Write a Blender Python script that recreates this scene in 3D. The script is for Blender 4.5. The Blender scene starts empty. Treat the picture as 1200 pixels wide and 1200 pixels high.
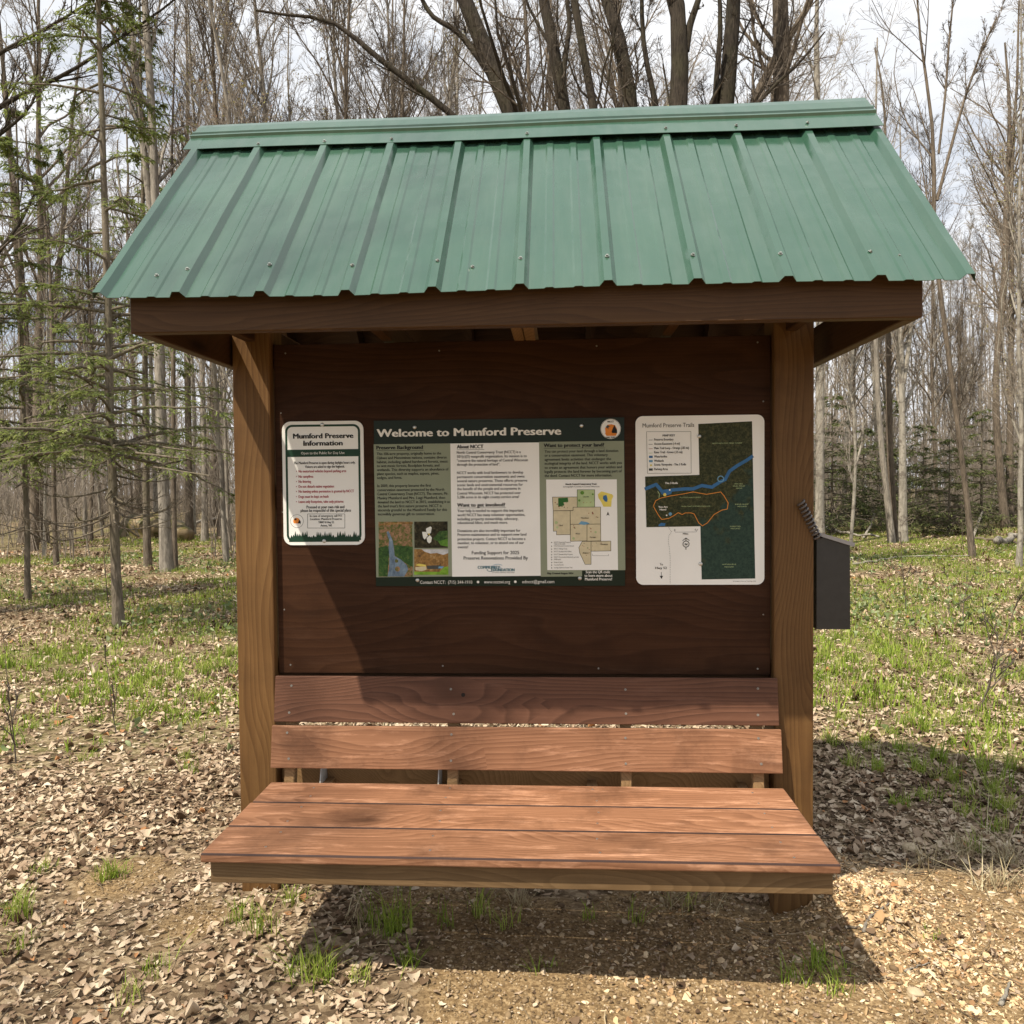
import bpy, bmesh, math, random
import numpy as np
from mathutils import Vector, Matrix

# ------------------------------------------------------------------ camera, sky, sun
sc = bpy.context.scene
COL = sc.collection
FPX = 955.0
CAM = np.array([0.1474, -2.9727, 1.5224])
YAW, PITCH, ROLL = 0.058, -0.0285, 0.0088


def cam_rot():
    cy, sy = math.cos(YAW), math.sin(YAW)
    cp, sp = math.cos(PITCH), math.sin(PITCH)
    cr, sr = math.cos(ROLL), math.sin(ROLL)
    Rz = np.array([[cy, -sy, 0], [sy, cy, 0], [0, 0, 1]])
    Rx = np.array([[1, 0, 0], [0, cp, -sp], [0, sp, cp]])
    Ry = np.array([[cr, 0, sr], [0, 1, 0], [-sr, 0, cr]])
    return Rz @ Rx @ Ry


CR = cam_rot()
cd = bpy.data.cameras.new('camera')
cd.sensor_fit = 'HORIZONTAL'
cd.sensor_width = 36.0
cd.lens = FPX / 1200 * 36.0
cd.clip_start, cd.clip_end = 0.05, 2000
cam = bpy.data.objects.new('camera', cd)
COL.objects.link(cam)
mw = Matrix.Identity(4)
for i in range(3):
    mw[i][0], mw[i][1], mw[i][2], mw[i][3] = CR[i, 0], CR[i, 2], -CR[i, 1], CAM[i]
cam.matrix_world = mw
sc.camera = cam

SUN = Vector((-0.46, -0.48, 1.0)).normalized()
elev = math.asin(SUN.z)
azim = math.atan2(SUN.x, SUN.y)
w = bpy.data.worlds.new('World')
sc.world = w
w.use_nodes = True
nt = w.node_tree
nt.nodes.clear()
out = nt.nodes.new('ShaderNodeOutputWorld')
bg = nt.nodes.new('ShaderNodeBackground')
sky = nt.nodes.new('ShaderNodeTexSky')
sky.sky_type = 'NISHITA'
sky.sun_disc = False
sky.sun_elevation = elev
sky.sun_rotation = azim % (2 * math.pi)
sky.air_density, sky.dust_density = 1.0, 0.6
bg.inputs['Strength'].default_value = 0.078
tc = nt.nodes.new('ShaderNodeTexCoord')
mp = nt.nodes.new('ShaderNodeMapping')
mp.inputs['Scale'].default_value = (1.0, 1.0, 2.2)
nz = nt.nodes.new('ShaderNodeTexNoise')
nz.inputs['Scale'].default_value = 4.2
nz.inputs['Detail'].default_value = 6
nz.inputs['Roughness'].default_value = 0.55
rp = nt.nodes.new('ShaderNodeValToRGB')
rp.color_ramp.elements[0].position = 0.24
rp.color_ramp.elements[1].position = 0.44
cl = nt.nodes.new('ShaderNodeValToRGB')          # bright and greyer cloud
cl.color_ramp.elements[0].position = 0.40
cl.color_ramp.elements[0].color = (7.9, 8.25, 8.8, 1)
cl.color_ramp.elements[1].position = 0.66
cl.color_ramp.elements[1].color = (10.2, 10.2, 10.3, 1)
mx = nt.nodes.new('ShaderNodeMix')
mx.data_type = 'RGBA'
hz = nt.nodes.new('ShaderNodeMix')
hz.data_type = 'RGBA'
hz.inputs['Factor'].default_value = 0.45
hz.inputs['B'].default_value = (7.6, 8.2, 9.2, 1)
L = nt.links.new
L(tc.outputs['Generated'], mp.inputs['Vector'])
L(mp.outputs['Vector'], nz.inputs['Vector'])
L(nz.outputs['Fac'], rp.inputs['Fac'])
L(nz.outputs['Fac'], cl.inputs['Fac'])
L(rp.outputs['Color'], mx.inputs['Factor'])
L(sky.outputs['Color'], hz.inputs['A'])
L(hz.outputs['Result'], mx.inputs['A'])
L(cl.outputs['Color'], mx.inputs['B'])
L(mx.outputs['Result'], bg.inputs['Color'])
L(bg.outputs['Background'], out.inputs['Surface'])

sd = bpy.data.lights.new('sun', 'SUN')
sd.energy = 5.0
sd.angle = math.radians(0.55)
sd.color = (1.0, 0.905, 0.745)
so = bpy.data.objects.new('sun', sd)
COL.objects.link(so)
so.rotation_euler = SUN.to_track_quat('Z', 'Y').to_euler()
so.location = SUN * 40

sc.view_settings.view_transform = 'Standard'
sc.view_settings.look = 'None'
sc.view_settings.gamma = 1
sc.view_settings.exposure = 0.50
sc.cycles.use_denoising = True
sc.cycles.max_bounces = 6
sc.cycles.diffuse_bounces = 4
sc.cycles.glossy_bounces = 3

rng = np.random.default_rng(7)
random.seed(7)


# ------------------------------------------------------------------ helpers
def ray(u, v):
    return CR @ np.array([(u - 600) / FPX, 1, -(v - 600) / FPX])


def spot(u, v, Y):
    """point of the plane y = Y seen at photo pixel u, v"""
    d = ray(u, v)
    return CAM + (Y - CAM[1]) / d[1] * d


def tag(o, label=None, cat=None, group=None, kind=None):
    if label: o['label'] = label
    if cat: o['category'] = cat
    if group: o['group'] = group
    if kind: o['kind'] = kind
    return o


def empty(name, loc=(0, 0, 0), rz=0.0, parent=None):
    o = bpy.data.objects.new(name, None)
    COL.objects.link(o)
    o.location = loc
    o.rotation_euler = (0, 0, rz)
    o.empty_display_size = 0.1
    if parent: o.parent = parent
    return o


def link(name, me, parent=None, loc=None):
    o = bpy.data.objects.new(name, me)
    COL.objects.link(o)
    if parent: o.parent = parent
    if loc is not None: o.location = loc
    return o


def np_mesh(name, V, Fs, mats, midx=None, smooth=True, tint=None):
    V = np.asarray(V, np.float32).reshape(-1, 3)
    if not isinstance(Fs, list): Fs = [Fs]
    loops = np.concatenate([np.asarray(f, np.int32).ravel() for f in Fs])
    sizes = np.concatenate([np.full(len(f), np.asarray(f).shape[1], np.int32) for f in Fs])
    starts = np.concatenate([[0], np.cumsum(sizes)[:-1]]).astype(np.int32)
    me = bpy.data.meshes.new(name)
    me.vertices.add(len(V))
    me.vertices.foreach_set('co', V.ravel())
    me.loops.add(len(loops))
    me.loops.foreach_set('vertex_index', loops)
    me.polygons.add(len(sizes))
    me.polygons.foreach_set('loop_start', starts)
    for m in (mats if isinstance(mats, (list, tuple)) else [mats]): me.materials.append(m)
    if midx is not None: me.polygons.foreach_set('material_index', np.asarray(midx, np.int32))
    me.polygons.foreach_set('use_smooth', np.full(len(sizes), smooth))
    if tint is not None:
        a = me.attributes.new('tint', 'FLOAT', 'POINT')
        a.data.foreach_set('value', np.asarray(tint, np.float32))
    me.update(calc_edges=True)
    return me


class MB:
    """collects shapes for ONE mesh"""
    def __init__(self):
        self.bm = bmesh.new()

    def box(self, lo, hi, bevel=0.003, mat=0, rot=None, pivot=None, seg=1):
        lo, hi = Vector(lo), Vector(hi)
        c, s = (lo + hi) / 2, hi - lo
        M = Matrix.Translation(c) @ Matrix.Diagonal((s.x, s.y, s.z, 1))
        g = bmesh.ops.create_cube(self.bm, size=1, matrix=M)
        vs = g['verts']
        if bevel:
            es = list({e for v in vs for e in v.link_edges})
            r = bmesh.ops.bevel(self.bm, geom=es, offset=bevel, segments=seg, affect='EDGES', profile=0.5)
            vs = list({v for f in r['faces'] for v in f.verts} | {v for v in vs if v.is_valid})
        fs = {f for v in vs for f in v.link_faces}
        for f in fs: f.material_index = mat
        if rot is not None:
            bmesh.ops.rotate(self.bm, verts=vs, cent=Vector(pivot if pivot is not None else c), matrix=rot)
        return vs

    def poly(self, pts, mat=0):
        f = self.bm.faces.new([self.bm.verts.new(p) for p in pts])
        f.material_index = mat
        return f

    def prism(self, pts, vec, mat=0):
        f = self.poly(pts, mat)
        r = bmesh.ops.extrude_face_region(self.bm, geom=[f])
        vs = [e for e in r['geom'] if isinstance(e, bmesh.types.BMVert)]
        bmesh.ops.translate(self.bm, verts=vs, vec=Vector(vec))
        for v in vs:
            for q in v.link_faces: q.material_index = mat

    def cyl(self, p, d, r, h, n=12, mat=0, r2=None):
        M = Matrix.Translation(Vector(p)) @ Vector(d).to_track_quat('Z', 'Y').to_matrix().to_4x4() @ Matrix.Translation((0, 0, h / 2))
        g = bmesh.ops.create_cone(self.bm, cap_ends=True, segments=n, radius1=r, radius2=r if r2 is None else r2, depth=h, matrix=M)
        for f in {f for v in g['verts'] for f in v.link_faces}: f.material_index = mat

    def build(self, name, mats, parent=None, smooth=False, loc=None):
        bmesh.ops.recalc_face_normals(self.bm, faces=self.bm.faces)
        me = bpy.data.meshes.new(name)
        self.bm.to_mesh(me)
        self.bm.free()
        for m in (mats if isinstance(mats, (list, tuple)) else [mats]): me.materials.append(m)
        if smooth:
            for p in me.polygons: p.use_smooth = True
        return link(name, me, parent, loc)


# ------------------------------------------------------------------ materials
class N:
    """tiny node-tree writer"""
    def __init__(self, name):
        self.m = bpy.data.materials.new(name)
        self.m.use_nodes = True
        self.t = self.m.node_tree
        self.b = self.t.nodes['Principled BSDF']

    def n(self, kind, **kw):
        nd = self.t.nodes.new('ShaderNode' + kind)
        for k, v in kw.items():
            if k in nd.bl_rna.properties.keys(): setattr(nd, k, v)
            else: nd.inputs[k.replace('_', ' ')].default_value = v
        return nd

    def l(self, a, b): self.t.links.new(a, b)

    def ramp(self, fac, stops, interp='LINEAR'):
        r = self.n('ValToRGB')
        r.color_ramp.interpolation = interp
        e = r.color_ramp.elements
        while len(e) < len(stops): e.new(0.5)
        for i, (p, c) in enumerate(stops):
            e[i].position = p
            e[i].color = (*c, 1) if isinstance(c, tuple) else (c, c, c, 1)
        self.l(fac, r.inputs['Fac'])
        return r.outputs['Color']

    def mix(self, fac, a, b, blend='MIX'):
        x = self.n('Mix', data_type='RGBA', blend_type=blend)
        for s, v in (('Factor', fac), ('A', a), ('B', b)):
            sock = [i for i in x.inputs if i.name == s and (i.type == 'RGBA' if s != 'Factor' else i.type == 'VALUE')][0]
            if hasattr(v, 'is_linked'): self.l(v, sock)
            else: sock.default_value = (*v, 1) if isinstance(v, tuple) else v
        return [o for o in x.outputs if o.type == 'RGBA'][0]

    def math(self, op, a, b=None, c=None):
        x = self.n('Math', operation=op)
        for i, v in enumerate((a, b, c)):
            if v is None: continue
            if hasattr(v, 'is_linked'): self.l(v, x.inputs[i])
            else: x.inputs[i].default_value = v
        return x.outputs[0]

    def noise(self, vec, scale, detail=3, rough=0.5, dist=0.0):
        x = self.n('TexNoise', Scale=scale, Detail=detail, Roughness=rough, Distortion=dist)
        if vec is not None: self.l(vec, x.inputs['Vector'])
        return x

    def mapping(self, vec, scale=(1, 1, 1), loc=(0, 0, 0), rot=(0, 0, 0)):
        x = self.n('Mapping')
        x.inputs['Scale'].default_value = scale
        x.inputs['Location'].default_value = loc
        x.inputs['Rotation'].default_value = rot
        self.l(vec, x.inputs['Vector'])
        return x.outputs[0]

    def bump(self, h, strength=0.3, dist=0.01):
        x = self.n('Bump', Strength=strength, Distance=dist)
        self.l(h, x.inputs['Height'])
        self.l(x.outputs[0], self.b.inputs['Normal'])

    def set(self, **kw):
        for k, v in kw.items():
            s = self.b.inputs[k.replace('_', ' ')]
            if hasattr(v, 'is_linked'): self.l(v, s)
            else: s.default_value = (*v, 1) if isinstance(v, tuple) else v
        return self.m


def plain(name, col, rough=0.6, metal=0.0, var=0.12, scale=30, spec=0.5):
    q = N(name)
    c = q.n('TexCoord').outputs['Object']
    nz = q.noise(c, scale, 3)
    k = q.ramp(nz.outputs['Fac'], [(0.3, tuple(x * (1 - var) for x in col)), (0.7, tuple(min(1, x * (1 + var)) for x in col))])
    return q.set(Base_Color=k, Roughness=rough, Metallic=metal, Specular_IOR_Level=0.15 if name.startswith(('print', 'sign')) else spec)


def wood(name, dark, mid, light, axis='X', ring=0.0075, rough=0.62, worn=0.0, knots=True, contrast=1.0, dirt=0.35, spec=0.25):
    q = N(name)
    oc = q.n('TexCoord').outputs['Object']
    rnd = q.n('ObjectInfo').outputs['Random']
    off = q.n('VectorMath', operation='SCALE')
    off.inputs[0].default_value = (7.3, 3.1, 5.7)
    q.l(q.math('MULTIPLY', rnd, 9.0), off.inputs['Scale'])
    add = q.n('VectorMath', operation='ADD')
    q.l(oc, add.inputs[0]); q.l(off.outputs[0], add.inputs[1])
    if axis == 'Z':                       # turn so that the grain runs along local X
        v = q.mapping(add.outputs[0], rot=(0, math.radians(90), 0))
    elif axis == 'Y':
        v = q.mapping(add.outputs[0], rot=(0, 0, math.radians(90)))
    else:
        v = add.outputs[0]
    lowv = q.mapping(v, scale=(0.55, 2.6, 2.6))
    low = q.noise(lowv, 1.3, 2, 0.45)
    # knots
    kv = q.mapping(v, scale=(1.5, 6.0, 6.0))
    vor = q.n('TexVoronoi', feature='F1', Scale=1.0, Randomness=1.0)
    q.l(kv, vor.inputs['Vector'])
    dk = vor.outputs['Distance']
    sel = q.n('SeparateColor')
    q.l(vor.outputs['Color'], sel.inputs[0])
    on = q.math('GREATER_THAN', sel.outputs[0], 0.5)
    kn = q.math('MULTIPLY', q.ramp(dk, [(0.03, 1.0), (0.14, 0.0)]), on)
    halo = q.math('MULTIPLY', q.ramp(dk, [(0.0, 1.0), (0.55, 0.0)]), on)
    # growth rings cut lengthwise
    r = q.math('MULTIPLY', low.outputs['Fac'], 0.26)
    sep = q.n('SeparateXYZ')
    q.l(v, sep.inputs[0])
    r = q.math('ADD', r, q.math('MULTIPLY', sep.outputs[1], 0.42))
    r = q.math('ADD', r, q.math('MULTIPLY', sep.outputs[2], 0.5))
    if knots: r = q.math('ADD', r, q.math('MULTIPLY', halo, 0.05))
    fr = q.math('FRACT', q.math('DIVIDE', r, ring))
    rings = q.ramp(fr, [(0.0, 0.25), (0.55, 0.62), (0.86, 1.0), (0.97, 0.2)])
    fv = q.mapping(v, scale=(3.0, 160, 160))
    fine = q.noise(fv, 1.0, 4, 0.65)
    big = q.noise(q.mapping(v, scale=(1.0, 5.5, 5.5)), 1.8, 5, 0.65)
    g = q.math('ADD', q.math('MULTIPLY', rings, 0.42 * contrast), q.math('MULTIPLY', fine.outputs['Fac'], 0.44))
    g = q.math('ADD', g, q.math('MULTIPLY', big.outputs['Fac'], 0.30))
    col = q.ramp(g, [(0.28, light), (0.55, mid), (0.85, dark)])
    if worn:
        wn = q.noise(q.mapping(v, scale=(1.6, 9, 9)), 2.6, 6, 0.72)
        wf = q.math('MULTIPLY', q.ramp(wn.outputs['Fac'], [(0.52, 0.0), (0.72, 1.0)]), worn)
        wf = q.math('MULTIPLY', wf, q.ramp(fine.outputs['Fac'], [(0.35, 1.0), (0.65, 0.25)]))
        col = q.mix(wf, col, tuple(min(1, x * 1.7 + 0.06) for x in light))
    dn = q.noise(v, 3.4, 6, 0.7)
    col = q.mix(q.math('MULTIPLY', q.ramp(dn.outputs['Fac'], [(0.5, 0.0), (0.75, 1.0)]), dirt), col, tuple(x * 0.55 for x in dark))
    if knots:
        col = q.mix(q.math('MULTIPLY', q.math('POWER', halo, 2.0), 0.55), col, tuple(x * 0.75 for x in dark))
        col = q.mix(q.math('MULTIPLY', kn, 0.85), col, tuple(x * 0.35 for x in dark))
    tone = q.math('ADD', 0.80, q.math('MULTIPLY', q.math('FRACT', q.math('MULTIPLY', rnd, 17.3)), 0.36))
    vm = q.n('VectorMath', operation='SCALE')
    q.l(col, vm.inputs[0]); q.l(tone, vm.inputs['Scale'])
    q.bump(g, 0.35, 0.002)
    return q.set(Base_Color=vm.outputs[0], Roughness=rough, Specular_IOR_Level=spec)


def bark(name, dark, light, scale=1.0, moss=0.0, patch=None):
    q = N(name)
    oc = q.n('TexCoord').outputs['Object']
    v = q.mapping(oc, scale=(9 * scale, 9 * scale, 1.6 * scale))
    a = q.noise(v, 2.2, 6, 0.7, 0.6)
    b = q.noise(oc, 0.8, 3)
    f = q.math('ADD', q.math('MULTIPLY', a.outputs['Fac'], 0.75), q.math('MULTIPLY', b.outputs['Fac'], 0.3))
    col = q.ramp(f, [(0.36, dark), (0.62, light)])
    if patch:
        p = q.noise(q.mapping(oc, scale=(4, 4, 5)), 1.6, 4, 0.6)
        col = q.mix(q.math('MULTIPLY', q.ramp(p.outputs['Fac'], [(0.52, 0.0), (0.62, 1.0)]), 0.7), col, patch)
    if moss:
        p = q.noise(oc, 2.3, 4, 0.6)
        col = q.mix(q.math('MULTIPLY', q.ramp(p.outputs['Fac'], [(0.45, 0.0), (0.7, 1.0)]), moss), col, (0.10, 0.115, 0.035))
    q.bump(a.outputs['Fac'], 0.8, 0.03)
    return q.set(Base_Color=col, Roughness=0.9, Specular_IOR_Level=0.15)


def tinted(name, stops, rough=0.75, trans=0.0, interp='LINEAR'):
    """colour picked per leaf, blade or stone by the mesh's own 'tint' value"""
    q = N(name)
    a = q.n('Attribute', attribute_name='tint')
    col = q.ramp(a.outputs['Fac'], stops, interp)
    q.set(Base_Color=col, Roughness=rough, Specular_IOR_Level=0.2)
    if trans:
        tr = q.n('BsdfTranslucent')
        q.l(col, tr.inputs['Color'])
        ms = q.n('MixShader')
        ms.inputs[0].default_value = trans
        o = q.t.nodes['Material Output']
        q.l(q.b.outputs[0], ms.inputs[1]); q.l(tr.outputs[0], ms.inputs[2]); q.l(ms.outputs[0], o.inputs['Surface'])
    return q.m


M = {}
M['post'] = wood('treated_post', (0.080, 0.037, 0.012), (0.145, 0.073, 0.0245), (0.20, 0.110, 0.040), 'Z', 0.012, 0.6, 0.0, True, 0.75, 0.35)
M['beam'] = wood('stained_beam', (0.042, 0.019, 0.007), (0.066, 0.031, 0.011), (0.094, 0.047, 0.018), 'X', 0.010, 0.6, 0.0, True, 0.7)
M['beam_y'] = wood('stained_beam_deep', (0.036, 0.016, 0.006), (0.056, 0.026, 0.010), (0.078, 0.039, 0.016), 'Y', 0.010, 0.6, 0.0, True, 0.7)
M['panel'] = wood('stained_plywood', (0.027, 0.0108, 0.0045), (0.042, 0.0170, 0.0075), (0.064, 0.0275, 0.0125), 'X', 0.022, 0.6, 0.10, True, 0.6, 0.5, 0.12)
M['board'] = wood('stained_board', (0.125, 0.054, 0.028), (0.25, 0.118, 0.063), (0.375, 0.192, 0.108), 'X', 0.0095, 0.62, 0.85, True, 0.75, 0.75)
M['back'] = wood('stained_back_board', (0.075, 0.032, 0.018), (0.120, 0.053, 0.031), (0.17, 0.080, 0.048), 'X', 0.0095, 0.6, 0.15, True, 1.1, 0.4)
M['apron'] = wood('bare_pine', (0.095, 0.057, 0.026), (0.145, 0.090, 0.043), (0.20, 0.13, 0.066), 'X', 0.010, 0.65, 0.1, True, 0.7, 0.4)
M['joist'] = wood('pine_joist', (0.16, 0.090, 0.040), (0.25, 0.148, 0.068), (0.33, 0.205, 0.10), 'Y', 0.010, 0.65, 0.0, True, 0.8, 0.3)
M['steel'] = plain('zinc_steel', (0.55, 0.55, 0.53), 0.38, 0.9, 0.1, 60)
M['bracket'] = plain('galvanised', (0.42, 0.41, 0.39), 0.6, 0.3, 0.1, 60)


def roof_mat():
    q = N('green_roof_metal')
    oc = q.n('TexCoord').outputs['Object']
    a = q.noise(q.mapping(oc, scale=(1.0, 0.6, 0.6)), 2.2, 4, 0.55)
    f = q.noise(oc, 90, 3, 0.7)
    col = q.ramp(a.outputs['Fac'], [(0.3, (0.029, 0.078, 0.052)), (0.7, (0.041, 0.097, 0.066))])
    sp = q.ramp(f.outputs['Fac'], [(0.70, 0.0), (0.78, 1.0)])
    col = q.mix(q.math('MULTIPLY', sp, 0.15), col, (0.12, 0.16, 0.12))
    du = q.noise(q.mapping(oc, scale=(9, 1.0, 1.0)), 2.5, 5, 0.6)
    col = q.mix(q.math('MULTIPLY', q.ramp(du.outputs['Fac'], [(0.45, 0.0), (0.75, 1.0)]), 0.11), col, (0.17, 0.2, 0.17))
    rf = q.ramp(a.outputs['Fac'], [(0.3, 0.10), (0.7, 0.26)])
    w2 = q.noise(q.mapping(oc, scale=(3, 1.5, 1.5)), 3.0, 2)
    q.bump(w2.outputs['Fac'], 0.2, 0.03)
    return q.set(Base_Color=col, Roughness=rf, Specular_IOR_Level=0.95)


M['roof'] = roof_mat()


# ------------------------------------------------------------------ ground
def sm(t):
    t = np.clip(t, 0, 1)
    return t * t * (3 - 2 * t)


_ph = rng.uniform(0, 6.28, (24,))


def wob(x, y, s, k=0):
    """cheap smooth noise in about -1..1"""
    a = np.sin(x * s + _ph[k] + 1.3 * np.sin(y * s * 0.7 + _ph[k + 1]))
    b = np.sin(y * s * 1.13 + _ph[k + 2] + 1.1 * np.sin(x * s * 0.83 + _ph[k + 3]))
    c = np.sin((x + y) * s * 1.9 + _ph[k + 4]) * np.sin((x - y) * s * 2.3 + _ph[k + 5])
    return (a + b + c) / 3


def gz(x, y):
    x, y = np.asarray(x, float), np.asarray(y, float)
    d = np.hypot(x - 0.1, y - 0.3)
    far = sm((d - 3) / 12)
    z = 0.012 * wob(x, y, 3.1, 0) + 0.02 * wob(x, y, 1.1, 6) * sm((d - 0.8) / 2) + 0.13 * wob(x, y, 0.33, 12) * far
    z = z + 0.035 * np.exp(-((x + 0.85) ** 2 + (y + 0.0) ** 2) / 0.35)
    z = z + 0.030 * np.exp(-((x - 0.0) ** 2 / 0.8 + (y + 0.45) ** 2 / 0.1))
    z = z - 0.035 * np.exp(-((x - 0.86) ** 2 + (y + 0.1) ** 2) / 0.02)
    z = z + 0.075 * np.exp(-((x - 1.22) ** 2 / 0.035 + (y + 0.05) ** 2 / 0.06))
    z = z + 0.12 * np.exp(-((x + 13.5) ** 2 / 18 + (y - 22) ** 2 / 8))
    return z


def dirt_f(x, y):
    n = 0.22 * wob(x, y, 2.7, 3) + 0.12 * wob(x, y, 7.1, 9)
    a = sm((x + 0.42 + 0.5 * np.clip(y + 0.6, -0.3, 0.5) + n) / 0.5) * sm((0.16 + 0.22 * np.maximum(0, x - 0.5) - y + n) / 0.35)
    a = a * (1 - 0.45 * sm((x - 1.9 + n) / 0.8))
    b = np.exp(-((x - 1.32) ** 2 / 0.09 + (y + 0.1) ** 2 / 0.16)) * 1.3
    c = 0.85 * np.exp(-((x + 1.58) ** 2 / 0.05 + (y - 0.12) ** 2 / 0.06)) + 0.7 * np.exp(-((x + 1.15) ** 2 / 0.03 + (y + 0.25) ** 2 / 0.05))
    return np.clip(np.maximum(a, np.maximum(b, c)), 0, 1)


def green_f(x, y):
    """how green the ground cover is"""
    d = np.hypot(x, y - 0.3)
    belt = sm((d - 1.6) / 2.5)
    n = 0.54 + 0.9 * wob(x, y, 0.9, 5) + 0.8 * wob(x, y, 2.6, 11)
    right = sm((x - 0.8) / 1.5) * sm((y - 1.2) / 2.0)
    left = sm((-x - 1.3) / 1.0) * sm((y - 0.9) / 1.2) * (1 - sm((y - 6) / 4))
    g = belt * np.clip(n + 0.45 * right + 0.3 * left - 0.1, 0, 1)
    return np.clip(g, 0, 1) * (1 - dirt_f(x, y))


def spread(a, b, step, far, k=1.16):
    c = list(np.arange(a, b + 1e-6, step))
    s, p = step, b
    hi = []
    while p < far:
        s *= k; p += s; hi.append(p)
    s, p = step, a
    lo = []
    while p > -far:
        s *= k; p -= s; lo.append(p)
    return np.array(lo[::-1] + c + hi)


gx, gy = spread(-4, 4, 0.07, 320), spread(-2.6, 5, 0.07, 320)
GX, GY = np.meshgrid(gx, gy)
GZ = gz(GX, GY)
nx, ny = len(gx), len(gy)
ii = np.arange(nx * ny).reshape(ny, nx)
F = np.stack([ii[:-1, :-1], ii[:-1, 1:], ii[1:, 1:], ii[1:, :-1]], -1).reshape(-1, 4)


def ground_mat():
    q = N('forest_floor')
    oc = q.n('TexCoord').outputs['Object']
    dirt = q.n('Attribute', attribute_name='tint').outputs['Fac']
    grn = q.n('Attribute', attribute_name='green').outputs['Fac']
    # litter: leaf-sized cells
    cells = []
    for s, r in ((24, 0.3), (41, 1.1)):
        dist = q.noise(oc, s * 0.7, 2)
        vv = q.n('VectorMath', operation='MULTIPLY_ADD')
        q.l(dist.outputs['Color'], vv.inputs[0])
        vv.inputs[1].default_value = (0.05, 0.05, 0.05)
        q.l(q.mapping(oc, rot=(0, 0, r), scale=(1, 1.6, 1)), vv.inputs[2])
        vo = q.n('TexVoronoi', feature='F1', Scale=s, Randomness=1.0)
        q.l(vv.outputs[0], vo.inputs['Vector'])
        cells.append(vo)
    sp = q.n('SeparateColor')
    q.l(cells[0].outputs['Color'], sp.inputs[0])
    sp2 = q.n('SeparateColor')
    q.l(cells[1].outputs['Color'], sp2.inputs[0])
    big = q.noise(oc, 1.1, 4, 0.6)
    f = q.math('ADD', q.math('MULTIPLY', sp.outputs[0], 0.5), q.math('MULTIPLY', sp2.outputs[1], 0.35))
    f = q.math('ADD', f, q.math('MULTIPLY', big.outputs['Fac'], 0.25))
    litter = q.ramp(f, [(0.15, (0.05, 0.034, 0.02)), (0.42, (0.13, 0.092, 0.057)), (0.68, (0.25, 0.185, 0.118)), (0.92, (0.40, 0.325, 0.22))])
    # dirt with grit
    g1 = q.noise(oc, 45, 6, 0.7)
    g2 = q.n('TexVoronoi', feature='F1', Scale=130, Randomness=1.0)
    q.l(oc, g2.inputs['Vector'])
    s3 = q.n('SeparateColor')
    q.l(g2.outputs['Color'], s3.inputs[0])
    df = q.math('ADD', q.math('MULTIPLY', g1.outputs['Fac'], 0.7), q.math('MULTIPLY', s3.outputs[0], 0.35))
    soil = q.ramp(df, [(0.3, (0.12, 0.078, 0.039)), (0.58, (0.245, 0.168, 0.088)), (0.85, (0.42, 0.312, 0.182))])
    gn = q.noise(oc, 7, 5, 0.7)
    gf = q.math('MULTIPLY', grn, q.ramp(gn.outputs['Fac'], [(0.4, 0.0), (0.6, 0.85)]))
    gc = q.ramp(q.noise(oc, 30, 3).outputs['Fac'], [(0.3, (0.07, 0.095, 0.02)), (0.7, (0.17, 0.20, 0.05))])
    col = q.mix(gf, litter, gc)
    n2 = q.noise(oc, 9, 5, 0.65)
    dm = q.math('ADD', dirt, q.math('MULTIPLY', q.math('SUBTRACT', n2.outputs['Fac'], 0.5), 0.5))
    col = q.mix(q.ramp(dm, [(0.3, 0.0), (0.6, 1.0)]), col, soil)
    hb = q.math('ADD', q.math('MULTIPLY', cells[0].outputs['Distance'], 0.6), q.math('MULTIPLY', g1.outputs['Fac'], 0.6))
    q.bump(hb, 0.7, 0.02)
    return q.set(Base_Color=col, Roughness=0.95, Specular_IOR_Level=0.1)


M['ground'] = ground_mat()
gm = np_mesh('ground', np.stack([GX, GY, GZ], -1), F, M['ground'], tint=dirt_f(GX, GY).ravel())
at = gm.attributes.new('green', 'FLOAT', 'POINT')
at.data.foreach_set('value', green_f(GX, GY).ravel().astype(np.float32))
tag(link('ground', gm), kind='structure')


def visible_xy(x, y, margin=1.0):
    """roughly inside the photo's field of view, with room to step aside"""
    px, py = x - CAM[0], y - CAM[1]
    c, s = math.cos(-YAW), math.sin(-YAW)
    dx, dy = px * c - py * s, px * s + py * c
    return (dy > 1.3) & (np.abs(dx) < 0.64 * dy + margin)


def scatter(n, xr, yr, dens, margin=1.0):
    x, y = rng.uniform(*xr, n), rng.uniform(*yr, n)
    keep = visible_xy(x, y, margin) & (rng.uniform(0, 1, n) < dens(x, y))
    return x[keep], y[keep]


def rot_zyx(n, tilt):
    """random heading, random tilt: n matrices"""
    a = rng.uniform(0, 2 * np.pi, n)
    b = rng.normal(0, tilt, n)
    c = rng.normal(0, tilt, n)
    ca, sa, cb, sb, cc, s_c = np.cos(a), np.sin(a), np.cos(b), np.sin(b), np.cos(c), np.sin(c)
    Z = np.zeros((n, 3, 3)); Z[:, 0, 0] = ca; Z[:, 0, 1] = -sa; Z[:, 1, 0] = sa; Z[:, 1, 1] = ca; Z[:, 2, 2] = 1
    Y = np.zeros((n, 3, 3)); Y[:, 0, 0] = cb; Y[:, 0, 2] = sb; Y[:, 1, 1] = 1; Y[:, 2, 0] = -sb; Y[:, 2, 2] = cb
    X = np.zeros((n, 3, 3)); X[:, 0, 0] = 1; X[:, 1, 1] = cc; X[:, 1, 2] = -s_c; X[:, 2, 1] = s_c; X[:, 2, 2] = cc
    return Z @ Y @ X


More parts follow.
